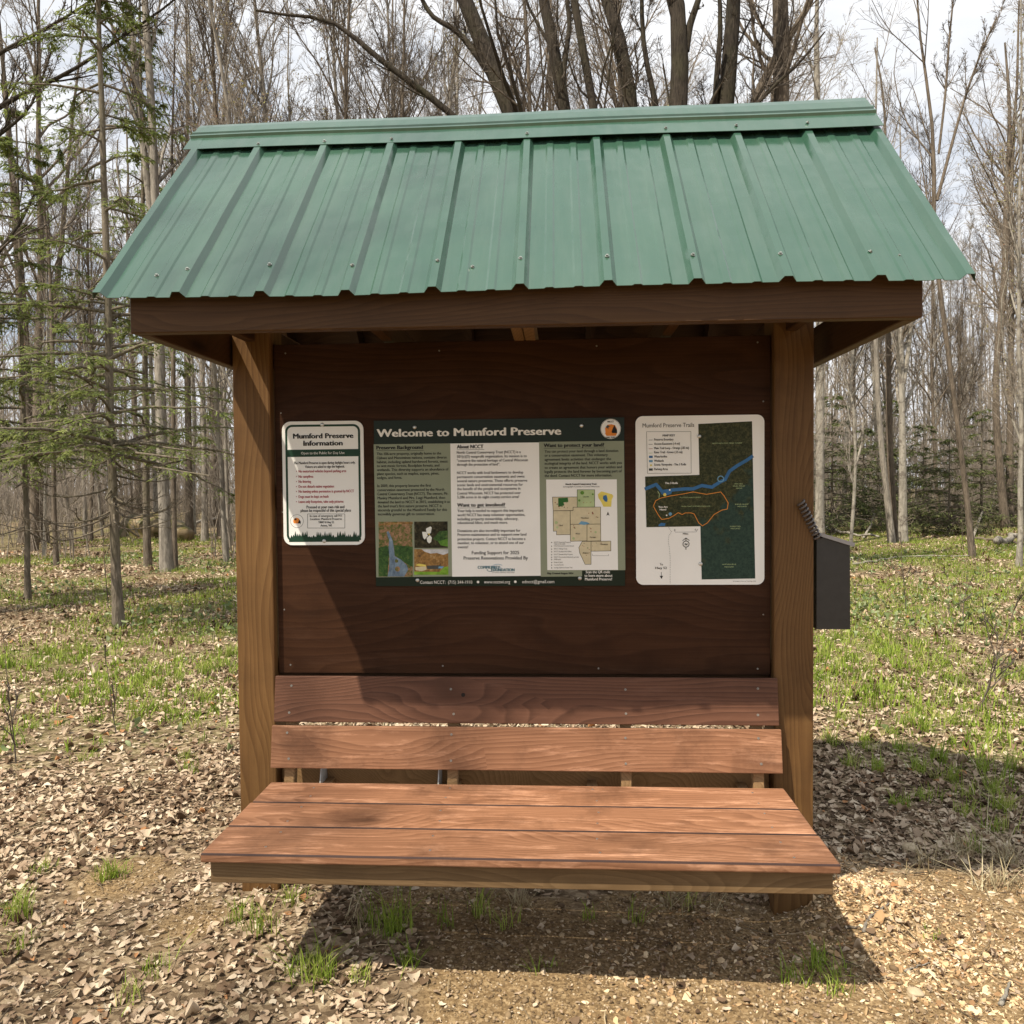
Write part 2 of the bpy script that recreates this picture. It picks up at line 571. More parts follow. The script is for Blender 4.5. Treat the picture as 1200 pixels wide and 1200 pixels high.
# ---- leaf litter
def leaves(name, x, y, size, mat, tilt=0.35, lift=0.004, curl=0.5, tlo=0.0, thi=1.0, wide=1.0):
    n = len(x)
    # outline of an oval, slightly lobed leaf: 5 stations x 3
    st = np.array([0.0, 0.15, 0.36, 0.6, 0.82, 1.0])
    hw = np.array([0.03, 0.22, 0.30, 0.27, 0.17, 0.015])
    K = len(st)
    hwv = hw[None, :] * rng.uniform(0.78, 1.22, (n, K)) * rng.uniform(0.5, 1.3, (n, 1)) * wide
    cx = rng.normal(0.1, curl, (n, 1)); cyv = np.clip(rng.normal(0.3, curl * 2.4, (n, 1)), -1.3, 1.6); tw = np.clip(rng.normal(0, curl * 1.8, (n, 1)), -1, 1)
    P = np.zeros((n, K, 3, 3))
    s = st[None, :] - 0.5
    bow = rng.normal(0, 0.35, (n, 1)) * s * s
    for j, e in enumerate((-1, 0, 1)):
        P[:, :, j, 0] = s + 0.025 * rng.normal(0, 1, (n, K)) * abs(e)
        P[:, :, j, 1] = hwv * e * (1 - 0.25 * np.abs(np.tanh(cyv))) + bow
        P[:, :, j, 2] = cx * s * s * 2.0 + cyv * (hwv * e) ** 2 * 3.0 + tw * s * hwv * e * 1.6 + (0.015 * rng.normal(0, 1, (n, K)))
    P = P.reshape(n, K * 3, 3) * size[:, None, None]
    P = np.einsum('nij,nkj->nki', rot_zyx(n, tilt), P)
    P[:, :, 2] -= P[:, :, 2].min(axis=1, keepdims=True) * 0.75
    P[:, :, 0] += x[:, None]; P[:, :, 1] += y[:, None]; P[:, :, 2] += (gz(x, y) + lift * rng.uniform(-0.5, 3, n))[:, None]
    base = np.arange(n)[:, None, None] * (K * 3)
    f = np.array([[a * 3 + b, a * 3 + b + 1, a * 3 + b + 4, a * 3 + b + 3] for a in range(K - 1) for b in range(2)])
    Fq = (base + f[None]).reshape(-1, 4)
    t = np.clip(rng.uniform(tlo, thi, n) + 0.20 * wob(x, y, 2.1, 10) + 0.14 * wob(x, y, 6.3, 13) - 0.04, 0, 0.97)
    t = np.repeat(np.where(rng.uniform(0, 1, n) < 0.015, 1.0, t), K * 3)
    return np_mesh(name, P.reshape(-1, 3), Fq, mat, tint=t)


M['leaf'] = tinted('dry_leaf', [(0.0, (0.08, 0.05, 0.030)), (0.15, (0.16, 0.105, 0.064)), (0.35, (0.27, 0.188, 0.125)), (0.55, (0.39, 0.293, 0.205)),
                                (0.78, (0.50, 0.40, 0.29)), (0.95, (0.64, 0.55, 0.42)), (1.0, (0.36, 0.18, 0.08))], 0.7, 0.12)


def leaf_d(x, y):
    d = np.hypot(x - CAM[0], y - CAM[1])
    fall = np.where(d < 5.2, 1.0, np.where(d < 8, 0.5, np.where(d < 13, 0.22, 0.085)))
    c = 1 - 0.975 * sm(dirt_f(x, y) * 1.7)
    c = c * (0.36 + 0.64 * np.clip(0.55 + wob(x, y, 1.7, 8) + 0.3 * wob(x, y, 4.7, 2), 0, 1)) * (1 - 0.3 * green_f(x, y))
    inside = (np.abs(x) < 0.9) & (y > 0.05) & (y < 1.0)
    return fall * c * np.where(inside, 0.35, 1.0)


xa_, ya_ = scatter(3300000, (-16, 17), (-2.0, 25), leaf_d, 1.0)
x1, y1 = xa_, ya_
d1 = np.hypot(x1 - CAM[0], y1 - CAM[1])
sz = np.minimum(rng.lognormal(math.log(0.0235), 0.48, len(x1)), 0.054) * np.where(d1 < 3.6, 0.84, 1) * np.where(d1 < 5.2, 1, np.where(d1 < 8, 1.2, np.where(d1 < 13, 1.5, 2.1)))
xc_, yc_ = scatter(60000, (-1.5, 3.6), (-1.7, 1.0), lambda x, y: sm(dirt_f(x, y) * 2) * np.clip(0.22 + 0.5 * wob(x, y, 3.3, 7) + 0.22 * sm((x - 1.3) / 1.0), 0.03, 1), 0.5)
x1, y1 = np.concatenate([x1, xc_]), np.concatenate([y1, yc_])
sz = np.concatenate([sz, np.minimum(rng.lognormal(math.log(0.0095), 0.5, len(xc_)), 0.034)])
lt = link('leaf_litter', leaves('leaf_litter', x1, y1, sz, M['leaf'], 0.10, 0.003, 0.25, wide=1.2))
tag(lt, 'brown and tan dead leaves littering the forest floor', 'leaf litter', kind='stuff')
print('leaves', len(x1))


# ---- grass
def blades(name, cx, cy, nb, h, spread_r, mat, lean=0.5, wd=0.0035, tlo=0.0, thi=1.0):
    n = len(cx) * nb
    X = np.repeat(cx, nb) + rng.normal(0, 1, n) * np.repeat(spread_r, nb)
    Y = np.repeat(cy, nb) + rng.normal(0, 1, n) * np.repeat(spread_r, nb)
    H = np.repeat(h, nb) * rng.uniform(0.45, 1.15, n)
    a = rng.uniform(0, 2 * np.pi, n)
    ln = np.abs(rng.normal(0, lean, n)) * H
    W = wd * rng.uniform(0.7, 1.4, n)
    dx, dy = np.cos(a), np.sin(a)
    px, py = -dy, dx
    P = np.zeros((n, 7, 3))
    z0 = gz(X, Y) - 0.004
    for k, (t, ww) in enumerate(((0, 1.0), (0.4, 0.9), (0.75, 0.6))):
        off = ln * t ** 1.8
        for s, j in ((-1, 2 * k), (1, 2 * k + 1)):
            P[:, j, 0] = X + dx * off + px * W * ww * s
            P[:, j, 1] = Y + dy * off + py * W * ww * s
            P[:, j, 2] = z0 + H * t
    P[:, 6, 0] = X + dx * ln; P[:, 6, 1] = Y + dy * ln; P[:, 6, 2] = z0 + H * 0.97
    b = np.arange(n)[:, None] * 7
    q = np.concatenate([b + np.array([0, 1, 3, 2]), b + np.array([2, 3, 5, 4])])
    t3 = b + np.array([4, 5, 6])
    tt = np.repeat(np.clip(np.repeat(rng.uniform(tlo, thi, len(cx)), nb) + rng.normal(0, 0.12, n), 0, 1), 7)
    return np_mesh(name, P.reshape(-1, 3), [q, t3], mat, tint=tt)


M['grass'] = tinted('spring_grass', [(0.0, (0.11, 0.165, 0.018)), (0.5, (0.215, 0.30, 0.038)), (0.85, (0.30, 0.375, 0.062)), (1.0, (0.42, 0.41, 0.15))], 0.6, 0.3)
M['straw'] = tinted('dry_grass', [(0.0, (0.22, 0.17, 0.095)), (0.6, (0.36, 0.30, 0.18)), (1.0, (0.52, 0.46, 0.31))], 0.7, 0.2)


def grass_d(x, y):
    d = np.hypot(x - CAM[0], y - CAM[1])
    g = green_f(x, y)
    return np.clip(g * 1.9 - 0.50, 0, 1) * np.where(d < 9, 1.0, 0.5) * sm((np.hypot(x, y) - 1.3) / 1.3)


x2, y2 = scatter(75000, (-15, 16), (0.2, 24), grass_d, 1.0)
d2 = np.hypot(x2 - CAM[0], y2 - CAM[1])
g1 = link('grass', blades('grass', x2, y2, 10, rng.uniform(0.04, 0.12, len(x2)), np.where(d2 < 9, 0.03, 0.10), M['grass'], 0.6, 0.0038))
tag(g1, 'fresh green spring grass growing through the leaf litter', 'grass', kind='stuff')
print('tufts', len(x2))


def ground_at(u, v):
    d = ray(u, v)
    t = -CAM[2] / d[2]
    p = CAM + t * d
    for _ in range(4):
        t = (gz(p[0], p[1]) - CAM[2]) / d[2]
        p = CAM + t * d
    return p


near = [(370, 1150, .10, 30), (350, 1140, .07, 16), (130, 1028, .07, 36), (28, 1075, .09, 26), (462, 1092, .12, 26), (445, 1080, .09, 14), (320, 1085, .09, 16),
        (335, 1062, .08, 14), (560, 1075, .09, 12), (520, 1085, .09, 10), (820, 1065, .10, 10), (975, 1140, .06, 16), (930, 1155, .06, 12), (985, 1165, .06, 14), (955, 1130, .06, 12), (160, 1165, .05, 12),
        (480, 1130, .07, 12), (415, 1150, .06, 12), (625, 1130, .05, 10), (270, 1085, .07, 12), (1175, 950, .10, 34), (1165, 975, .08, 20), (1130, 935, .08, 22), (1080, 935, .07, 24),
        (1055, 880, .09, 26), (1100, 890, .09, 22), (1010, 870, .07, 20), (1130, 955, .07, 18), (972, 872, .09, 34), (1040, 862, .08, 20), (1085, 860, .08, 20), (60, 1020, .06, 14), (30, 1060, .07, 14),
        (190, 1130, .06, 12), (230, 905, .07, 14), (150, 855, .07, 14), (215, 890, .06, 12), (100, 890, .06, 12), (265, 770, .12, 30), (240, 790, .12, 26), (210, 800, .11, 26), (180, 805, .10, 24), (120, 810, .09, 22), (1015, 740, .10, 26), (1035, 745, .10, 26),
        (1150, 870, .09, 20), (1145, 1000, .08, 12), (1095, 1100, .04, 8), (20, 1110, .06, 12), (1000, 900, .08, 24), (1030, 905, .09, 24), (1075, 905, .09, 28), (1110, 915, .09, 26), (1150, 905, .10, 26), (1185, 900, .10, 26), (1050, 945, .07, 18), (990, 845, .09, 24), (1065, 850, .09, 26), (1120, 850, .1, 26), (1160, 930, .1, 28), (1015, 880, .09, 22), (690, 1070, .07, 8), (735, 1078, .07, 6), (595, 1090, .08, 8)]
nx_, ny_, nh, ns = [], [], [], []
for u, v, h, k in near:
    p = ground_at(u, v)
    for _ in range(max(1, k // 6)):
        nx_.append(p[0] + random.gauss(0, 0.022)); ny_.append(p[1] + random.gauss(0, 0.022)); nh.append(h * random.uniform(0.8, 1.2)); ns.append(0.012)
g2 = link('grass_tufts', blades('grass_tufts', np.array(nx_), np.array(ny_), 18, np.array(nh) * 1.15, np.array(ns) * 1.7, M['grass'], 0.75, 0.0016, 0.35, 1.0))
tag(g2, 'small bright green grass tufts sprouting around the bench', 'grass', kind='stuff')


def straw_d(x, y):
    return np.clip(0.25 + 0.8 * wob(x, y, 1.9, 4), 0, 1) * sm((np.hypot(x - 0.1, y - 0.2) - 1.2) / 1.2) * (1 - dirt_f(x, y))


x3, y3 = scatter(9000, (-9, 10), (-1.6, 14), straw_d, 1.0)
ex = [ground_at(u + random.gauss(0, 14), v + random.gauss(0, 5)) for u, v in [(1090, 1012)] * 10 + [(1130, 1005)] * 10 + [(1185, 1010)] * 14 + [(1170, 1040)] * 10 + [(830, 1065)] * 4 + [(800, 1062)] * 4 + [(420, 1085)] * 6 + [(620, 1060)] * 4 + [(1150, 800)] * 8 + [(995, 760)] * 5]
x3 = np.concatenate([x3, [p[0] for p in ex]]); y3 = np.concatenate([y3, [p[1] for p in ex]])
g3 = link('dry_grass', blades('dry_grass', x3, y3, 7, rng.uniform(0.05, 0.14, len(x3)), np.full(len(x3), 0.02), M['straw'], 1.5, 0.0016))
tag(g3, 'pale dry grass stems lying flat among the leaves', 'grass', kind='stuff')

# ---- low woodland plants
M['herb'] = tinted('woodland_herb', [(0.0, (0.11, 0.15, 0.055)), (0.5, (0.19, 0.24, 0.10)), (1.0, (0.30, 0.335, 0.19))], 0.5, 0.2)


def herb_d(x, y):
    d = np.hypot(x, y)
    n = np.clip(0.1 + 1.2 * wob(x, y, 0.9, 14) + 0.4 * wob(x, y, 2.9, 1), 0, 1)
    return n * sm((d - 2.2) / 2.0) * (1 - dirt_f(x, y))


x4, y4 = scatter(26000, (-13, 14), (0.5, 18), herb_d, 1.0)
hb = link('woodland_herbs', leaves('woodland_herbs', x4, y4, rng.uniform(0.05, 0.095, len(x4)), M['herb'], 0.6, 0.03, 0.5))
tag(hb, 'low grey green woodland leaves carpeting the ground between the trees', 'ground cover', kind='stuff')

# ---- broken twigs among the leaves
nt_ = 5200
xt, yt = scatter(nt_ * 6, (-5, 6), (-1.7, 6), lambda x, y: 0.35 * (1 - 0.55 * dirt_f(x, y)) * np.where(np.hypot(x - CAM[0], y - CAM[1]) < 4.5, 1.0, 0.5), 0.6)
nt_ = len(xt)
at_ = rng.uniform(0, 6.28, nt_)
lt_ = rng.lognormal(math.log(0.055), 0.5, nt_)
PT = np.zeros((nt_, 3, 3))
for j, sj in enumerate((-0.5, 0.05, 0.5)):
    PT[:, j, 0] = xt + np.cos(at_) * lt_ * sj + (0.0 if j != 1 else 1) * rng.normal(0, 0.06, nt_) * lt_
    PT[:, j, 1] = yt + np.sin(at_) * lt_ * sj + (0.0 if j != 1 else 1) * rng.normal(0, 0.06, nt_) * lt_
    PT[:, j, 2] = gz(PT[:, j, 0], PT[:, j, 1]) + 0.006 + rng.uniform(0, 0.010, nt_)
TWIGS = (PT, rng.uniform(0.0008, 0.0024, nt_)[:, None] * np.array([1, 0.9, 0.6])[None])

# ---- pebbles and wood chips on the trodden dirt
t_ = (1 + 5 ** 0.5) / 2
ICO = np.array([(-1, t_, 0), (1, t_, 0), (-1, -t_, 0), (1, -t_, 0), (0, -1, t_), (0, 1, t_), (0, -1, -t_), (0, 1, -t_), (t_, 0, -1), (t_, 0, 1), (-t_, 0, -1), (-t_, 0, 1)]) / 1.9
ICF = np.array([(0, 11, 5), (0, 5, 1), (0, 1, 7), (0, 7, 10), (0, 10, 11), (1, 5, 9), (5, 11, 4), (11, 10, 2), (10, 7, 6), (7, 1, 8), (3, 9, 4), (3, 4, 2), (3, 2, 6), (3, 6, 8), (3, 8, 9), (4, 9, 5), (2, 4, 11), (6, 2, 10), (8, 6, 7), (9, 8, 1)])


def stones(name, x, y, size, mat, flat=0.55, sink=0.2, tilt=0.3, long=1.0, smooth=True):
    n = len(x)
    V = ICO[None] * rng.uniform(0.75, 1.2, (n, 12, 1)) * (size[:, None, None]) * np.stack([rng.uniform(0.9, 1.3, n) * long, rng.uniform(0.7, 1.0, n), np.full(n, flat) * rng.uniform(0.7, 1.3, n)], -1)[:, None, :]
    V = np.einsum('nij,nkj->nki', rot_zyx(n, tilt), V)
    V += np.stack([x, y, gz(x, y) + size * flat * (1 - 2 * sink) * 0.6], -1)[:, None, :]
    f = (np.arange(n)[:, None, None] * 12 + ICF[None]).reshape(-1, 3)
    return np_mesh(name, V.reshape(-1, 3), f, mat, smooth=smooth, tint=np.repeat(rng.uniform(0, 1, n), 12))


M['pebble'] = tinted('gravel_stone', [(0.0, (0.11, 0.072, 0.04)), (0.4, (0.22, 0.155, 0.088)), (0.8, (0.36, 0.27, 0.165)), (1.0, (0.50, 0.41, 0.29))], 0.85)
M['chip'] = tinted('wood_chip', [(0.0, (0.24, 0.135, 0.065)), (0.3, (0.42, 0.275, 0.145)), (0.7, (0.60, 0.44, 0.26)), (1.0, (0.74, 0.60, 0.40))], 0.8)
x5, y5 = scatter(70000, (-1.8, 3.4), (-1.6, 0.9), lambda x, y: sm((dirt_f(x, y) - 0.25) / 0.5), 0.5)
pb = link('gravel', stones('gravel', x5, y5, np.minimum(rng.lognormal(math.log(0.0034), 0.5, len(x5)), 0.016), M['pebble']))
tag(pb, 'fine tan gravel strewn over the trodden dirt before the bench', 'gravel', kind='stuff')


def chip_d(x, y):
    a = np.exp(-((x - 1.28) ** 2 / 0.05 + (y + 0.08) ** 2 / 0.14)) + 0.3 * np.exp(-((x - 1.45) ** 2 / 0.12 + (y + 0.35) ** 2 / 0.06)) + 0.10 * dirt_f(x, y)
    return np.clip(a * (x > 0.2), 0, 1)


x6, y6 = scatter(60000, (0.2, 2.6), (-1.4, 0.8), chip_d, 0.5)
ch = link('wood_chips', stones('wood_chips', x6, y6, rng.lognormal(math.log(0.0046), 0.45, len(x6)), M['chip'], 0.22, 0.0, 0.45, 1.5, False))
tag(ch, 'pale yellow wood chips heaped beside the right end of the bench', 'wood chips', kind='stuff')
print('pebbles', len(x5), 'chips', len(x6))

# ------------------------------------------------------------------ the kiosk
KX = 0.042                                   # roof centre
kiosk = empty('information_kiosk', (0, 0, 0))
tag(kiosk, 'brown wooden trailhead kiosk with green metal roof and a built-in bench', 'kiosk')

XL, XR = -0.9086, 0.9086                      # inner faces of the posts
PF = -0.03                                    # front face of the posts
for sx in (-1, 1):
    b = MB()
    a0, a1 = (XL - 0.14, XL) if sx < 0 else (XR, XR + 0.14)
    b.box((a0, PF, -0.15), (a1, PF + 0.14, 2.3), 0.006, seg=2)
    b.build('post', M['post'], kiosk)

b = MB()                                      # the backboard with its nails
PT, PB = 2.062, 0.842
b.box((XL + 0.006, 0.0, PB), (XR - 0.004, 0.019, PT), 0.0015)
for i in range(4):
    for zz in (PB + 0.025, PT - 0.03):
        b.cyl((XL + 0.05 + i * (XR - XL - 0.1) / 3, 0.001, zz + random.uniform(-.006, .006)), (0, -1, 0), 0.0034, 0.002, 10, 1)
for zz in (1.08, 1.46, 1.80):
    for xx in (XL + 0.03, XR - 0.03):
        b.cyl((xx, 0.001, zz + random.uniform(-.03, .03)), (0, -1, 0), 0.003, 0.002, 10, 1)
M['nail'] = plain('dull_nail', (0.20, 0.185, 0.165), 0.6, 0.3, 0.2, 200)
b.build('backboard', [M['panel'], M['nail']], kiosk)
b = MB()                                      # ledgers behind the backboard
for zz in (0.80, 1.45, 1.97):
    b.box((XL + 0.001, 0.0215, zz), (XR - 0.001, 0.059, zz + 0.089), 0.003)
b.build('ledger', M['beam'], kiosk)

SLOPE = math.radians(45.8)
EY, EZ = -0.70, 2.075                         # eave of the metal, front
RY = 0.11                                     # ridge
RZ = EZ + (RY - EY) * math.tan(SLOPE)
HW = 1.224                                    # half width of the metal

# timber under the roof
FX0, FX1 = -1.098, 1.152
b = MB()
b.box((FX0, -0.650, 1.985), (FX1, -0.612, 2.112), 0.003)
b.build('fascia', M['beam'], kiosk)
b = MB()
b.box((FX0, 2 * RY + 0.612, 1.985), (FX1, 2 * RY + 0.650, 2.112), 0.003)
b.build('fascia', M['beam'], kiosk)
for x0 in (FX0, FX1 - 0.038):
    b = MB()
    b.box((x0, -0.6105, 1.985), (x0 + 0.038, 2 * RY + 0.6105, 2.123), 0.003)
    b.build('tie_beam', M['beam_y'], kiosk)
for x0 in (-1.0, -0.50, 0.015, 0.52, 0.95):
    b = MB()
    w_ = 0.038 if x0 not in (0.015,) else 0.0
    if w_:
        b.box((x0, -0.6105, 2.07), (x0 + w_, 2 * RY + 0.6105, 2.155), 0.003)
    else:
        b.box((-0.012, -0.6105, 2.06), (0.0255, 2 * RY + 0.6105, 2.15), 0.003)
        b.box((0.0285, -0.6105, 2.06), (0.066, 2 * RY + 0.6105, 2.15), 0.003)
    b.build('ceiling_joist', M['beam_y'] if w_ else M['joist'], kiosk)


def slope_pt(y, off):                         # point of the front slope, off metres along its outward normal
    return (y - math.sin(SLOPE) * off, EZ + (y - EY) * math.tan(SLOPE) + math.cos(SLOPE) * off)


def mirror_y(y): return 2 * RY - y


for x0 in (FX0 + 0.0005, -0.78, -0.27, 0.27, 0.80, FX1 - 0.0385):
    for side in (0, 1):
        b = MB()
        pts = [slope_pt(-0.60, -0.032), slope_pt(RY - 0.03, -0.032), slope_pt(RY - 0.12, -0.118), slope_pt(-0.535, -0.118)]
        if side: pts = [(mirror_y(p[0]), p[1]) for p in pts]
        b.prism([(x0, p[0], p[1]) for p in pts], (0.0378, 0, 0))
        b.build('rafter', M['beam_y'], kiosk)
for side in (0, 1):                           # sheathing under the metal
    b = MB()
    pts = [slope_pt(-0.665, -0.005), slope_pt(RY - 0.01, -0.005), slope_pt(RY - 0.01, -0.03), slope_pt(-0.64, -0.03)]
    if side: pts = [(mirror_y(p[0]), p[1]) for p in pts]
    b.prism([(FX0 + 0.001, p[0], p[1]) for p in pts], (FX1 - FX0 - 0.002, 0, 0))
    b.build('sheathing', M['beam'], kiosk)


# the metal
def rib_profile():
    p = []
    x = -HW
    ribs = [-1.0 + 0.2425 * i - 0.0 for i in range(9)]
    ribs = [spot(u, 342, EY)[0] - KX for u in (208, 308, 406, 509, 612, 714, 817, 925, 1031)]
    step = (ribs[-1] - ribs[0]) / 8
    ribs = [ribs[0] - step + 0.01] + [ribs[0] + i * step for i in range(9)] + [ribs[-1] + step - 0.012]
    p.append((-HW, -0.004))
    for i, r in enumerate(ribs):
        p += [(r - 0.024, 0), (r - 0.011, 0.018), (r + 0.011, 0.018), (r + 0.024, 0)]
        if i < len(ribs) - 1:
            nxt = ribs[i + 1]
            for f in (1 / 3, 2 / 3):
                c = r + (nxt - r) * f
                p += [(c - 0.015, 0), (c - 0.009, 0.0036), (c + 0.009, 0.0036), (c + 0.015, 0)]
    p.append((HW, -0.004))
    p = sorted([q for q in p if -HW <= q[0] <= HW])
    return p, ribs


prof, RIBS = rib_profile()
roof = empty('roof', (0, 0, 0), parent=kiosk)
for side in (0, 1):
    nu = 14
    V, Fq = [], []
    for k in range(nu):
        y = EY + (RY - 0.015 - EY) * k / (nu - 1)
        for (x, h) in prof:
            # thin sheet: slight dents and a slightly uneven eave
            dent = 0.0016 * math.sin(x * 9.0 + k * 0.9) * math.sin(k * 0.6 + x * 3)
            yy, zz = slope_pt(y + (0.006 * math.sin(x * 3.1) if k == 0 else 0), h + dent)
            V.append((KX + x, mirror_y(yy) if side else yy, zz))
    n = len(prof)
    for k in range(nu - 1):
        for i in range(n - 1):
            q = (k * n + i, k * n + i + 1, (k + 1) * n + i + 1, (k + 1) * n + i)
            Fq.append(q[::-1] if side else q)
    me = np_mesh('metal_sheet', np.array(V), np.array(Fq), M['roof'], smooth=False)
    o = link('metal_sheet', me, roof)
    so_ = o.modifiers.new('thickness', 'SOLIDIFY')
    so_.thickness = 0.0016
    so_.offset = -1
# ridge cap: one bent profile, run the length of the roof
ch_ = 0.0255


def cap_profile(k):                            # k: -1 left end .. 1 right end; the cap sits slightly skewed
    cap = []
    for t, h in ((0.0, ch_), (0.095, ch_), (0.100, ch_ + 0.009), (0.110, ch_ + 0.009), (0.115, ch_ + 0.002), (0.124, ch_ + 0.002), (0.129, ch_ + 0.009), (0.139, ch_ + 0.009), (0.146, ch_ + 0.001), (0.200, ch_)):
        y = -0.048 - 0.012 * k + t * (1 + 0.06 * k) * math.cos(SLOPE)
        p = slope_pt(y, h)
        cap.append((p[0], p[1]))
    top = slope_pt(RY, ch_)
    cap += [(RY - 0.012, top[1] + 0.001), (RY, top[1] + 0.006)]
    full = cap + [(mirror_y(y), z) for y, z in cap[:-1][::-1]]
    return [(y, z + 0.008 * k - 0.004) for y, z in full]


CW = HW + 0.012
nxs = 24
V, Fq = [], []
for i in range(nxs):
    x = -CW + 2 * CW * i / (nxs - 1)
    full = cap_profile(x / CW)
    for (y, z) in full:
        V.append((KX - 0.012 + x, y, z + 0.0016 * math.sin(x * 5.3)))
n = len(full)
for i in range(nxs - 1):
    for k in range(n - 1):
        Fq.append((i * n + k, (i + 1) * n + k, (i + 1) * n + k + 1, i * n + k + 1))
o = link('ridge_cap', np_mesh('ridge_cap', np.array(V), np.array(Fq), M['roof'], smooth=False), roof)
s_ = o.modifiers.new('thickness', 'SOLIDIFY')
s_.thickness = 0.002
s_.offset = -1
# roofing screws
b = MB()
b.cyl((0, 0, 0), (0, 0, 1), 0.0064, 0.002, 14)
b.cyl((0, 0, 0.002), (0, 0, 1), 0.0040, 0.0042, 6)
M['roofscrew'] = plain('weathered_screw', (0.30, 0.32, 0.30), 0.45, 0.7, 0.2, 200)
scr = b.build('screw', M['roofscrew'], roof)
first = True
nrm = (-math.pi / 2 + (math.pi / 2 - SLOPE)) + 0  # tilt of the slope about X
spots_ = [(r, 0.018) for r in RIBS[1:-1]] + [(RIBS[0] + 0.13, 0), (RIBS[4] + 0.10, 0.0), (RIBS[-1] - 0.145, 0)]
for (r, h) in spots_:
    y, z = slope_pt(EY + 0.085 + random.uniform(-.006, .006), h + 0.0005)
    o = scr if first else scr.copy()
    if not first:
        COL.objects.link(o); o.parent = roof
    first = False
    o.location = (KX + r + random.uniform(-.004, .004), y, z)
    o.rotation_euler = (SLOPE, 0, random.uniform(0, 1))
for r in RIBS[1:-1:2] + [RIBS[2], RIBS[8]]:
    y, z = slope_pt(-0.03, ch_ + 0.0012 + 0.006 * r / CW - 0.003)
    o = scr.copy(); COL.objects.link(o); o.parent = roof
    o.location = (KX + r, y, z); o.rotation_euler = (SLOPE, 0, random.uniform(0, 1))

# the built-in bench
BL = 0.9115                                   # half length of its boards
M['edge'] = plain('dark_board_edge', (0.035, 0.014, 0.010), 0.7)
bm_ = MB()
for xx in (-0.72, -0.24, 0.26, 0.80):
    bm_.box((xx - 0.019, -0.652, 0.385), (xx + 0.019, 0.02, 0.4435), 0.003)
for xx in (-0.845, -0.245, 0.38, 0.845):      # leaning cleats behind the back boards
    bm_.box((xx - 0.019, -0.0212, 0.36), (xx + 0.019, 0.016, 0.835), 0.003, rot=Matrix.Rotation(math.radians(-8.6), 3, 'X'), pivot=(xx, -0.034, 0.838))
bm_.box((XL + 0.002, 0.0225, 0.36), (XR - 0.002, 0.06, 0.5), 0.003)
bench = bm_.build('bench', M['joist'], kiosk)
bench['label'] = 'reddish stained bench with a leaning slatted back'
x_c = 0.008
for k, (y0, y1, dx) in enumerate(((-0.290, -0.108, 0.003), (-0.488, -0.300, 0.0), (-0.692, -0.498, 0.002))):
    b = MB()
    b.box((x_c - BL + dx, y0, 0.444), (x_c + BL + dx, y1, 0.470 + 0.0006 * k), 0.005, seg=2)
    for xx in (-0.72, -0.24, 0.26, 0.80):
        for yy in ((y0 + 0.045), (y1 - 0.045)):
            b.cyl((xx + random.uniform(-.008, .008), yy + random.uniform(-.01, .01), 0.4695 + 0.0006 * k), (0, 0, 1), 0.0038, 0.0016, 10, 1)
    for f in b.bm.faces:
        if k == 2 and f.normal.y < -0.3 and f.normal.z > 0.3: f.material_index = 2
    if k < 2:                                 # edge faces coloured dark so the gaps between the boards read
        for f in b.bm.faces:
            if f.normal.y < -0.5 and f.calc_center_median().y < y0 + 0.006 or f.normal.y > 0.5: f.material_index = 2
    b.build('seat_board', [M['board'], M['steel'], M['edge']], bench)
tilt = Matrix.Rotation(math.radians(-8.6), 3, 'X')
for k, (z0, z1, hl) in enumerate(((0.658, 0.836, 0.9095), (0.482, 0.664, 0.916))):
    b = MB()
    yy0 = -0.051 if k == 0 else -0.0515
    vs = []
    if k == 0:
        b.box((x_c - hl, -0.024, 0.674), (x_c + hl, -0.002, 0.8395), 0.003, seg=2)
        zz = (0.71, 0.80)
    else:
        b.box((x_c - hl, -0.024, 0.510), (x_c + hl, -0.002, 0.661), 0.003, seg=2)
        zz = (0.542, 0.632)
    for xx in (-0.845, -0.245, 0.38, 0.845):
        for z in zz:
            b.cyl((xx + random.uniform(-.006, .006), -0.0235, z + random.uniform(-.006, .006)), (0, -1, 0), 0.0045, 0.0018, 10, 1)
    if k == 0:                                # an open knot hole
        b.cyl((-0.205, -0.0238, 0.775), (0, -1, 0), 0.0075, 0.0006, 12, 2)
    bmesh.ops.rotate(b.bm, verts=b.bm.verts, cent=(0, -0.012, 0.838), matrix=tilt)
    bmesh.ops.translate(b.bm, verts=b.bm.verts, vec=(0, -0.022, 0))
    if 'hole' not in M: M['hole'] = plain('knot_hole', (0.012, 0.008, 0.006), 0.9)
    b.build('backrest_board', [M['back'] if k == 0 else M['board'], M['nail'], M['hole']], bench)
b = MB()
b.box((x_c - 0.892, -0.664, 0.372), (x_c + 0.901, -0.6525, 0.4435), 0.003, seg=2)
b.build('apron', M['apron'], bench)
for xx in (-0.735, -0.30):
    b = MB()
    b.prism([(xx, -0.104, 0.36), (xx, 0.020, 0.36), (xx, 0.020, 0.56), (xx, -0.03, 0.56)], (0.004, 0, 0))
    b.build('bracket', M['bracket'], bench)

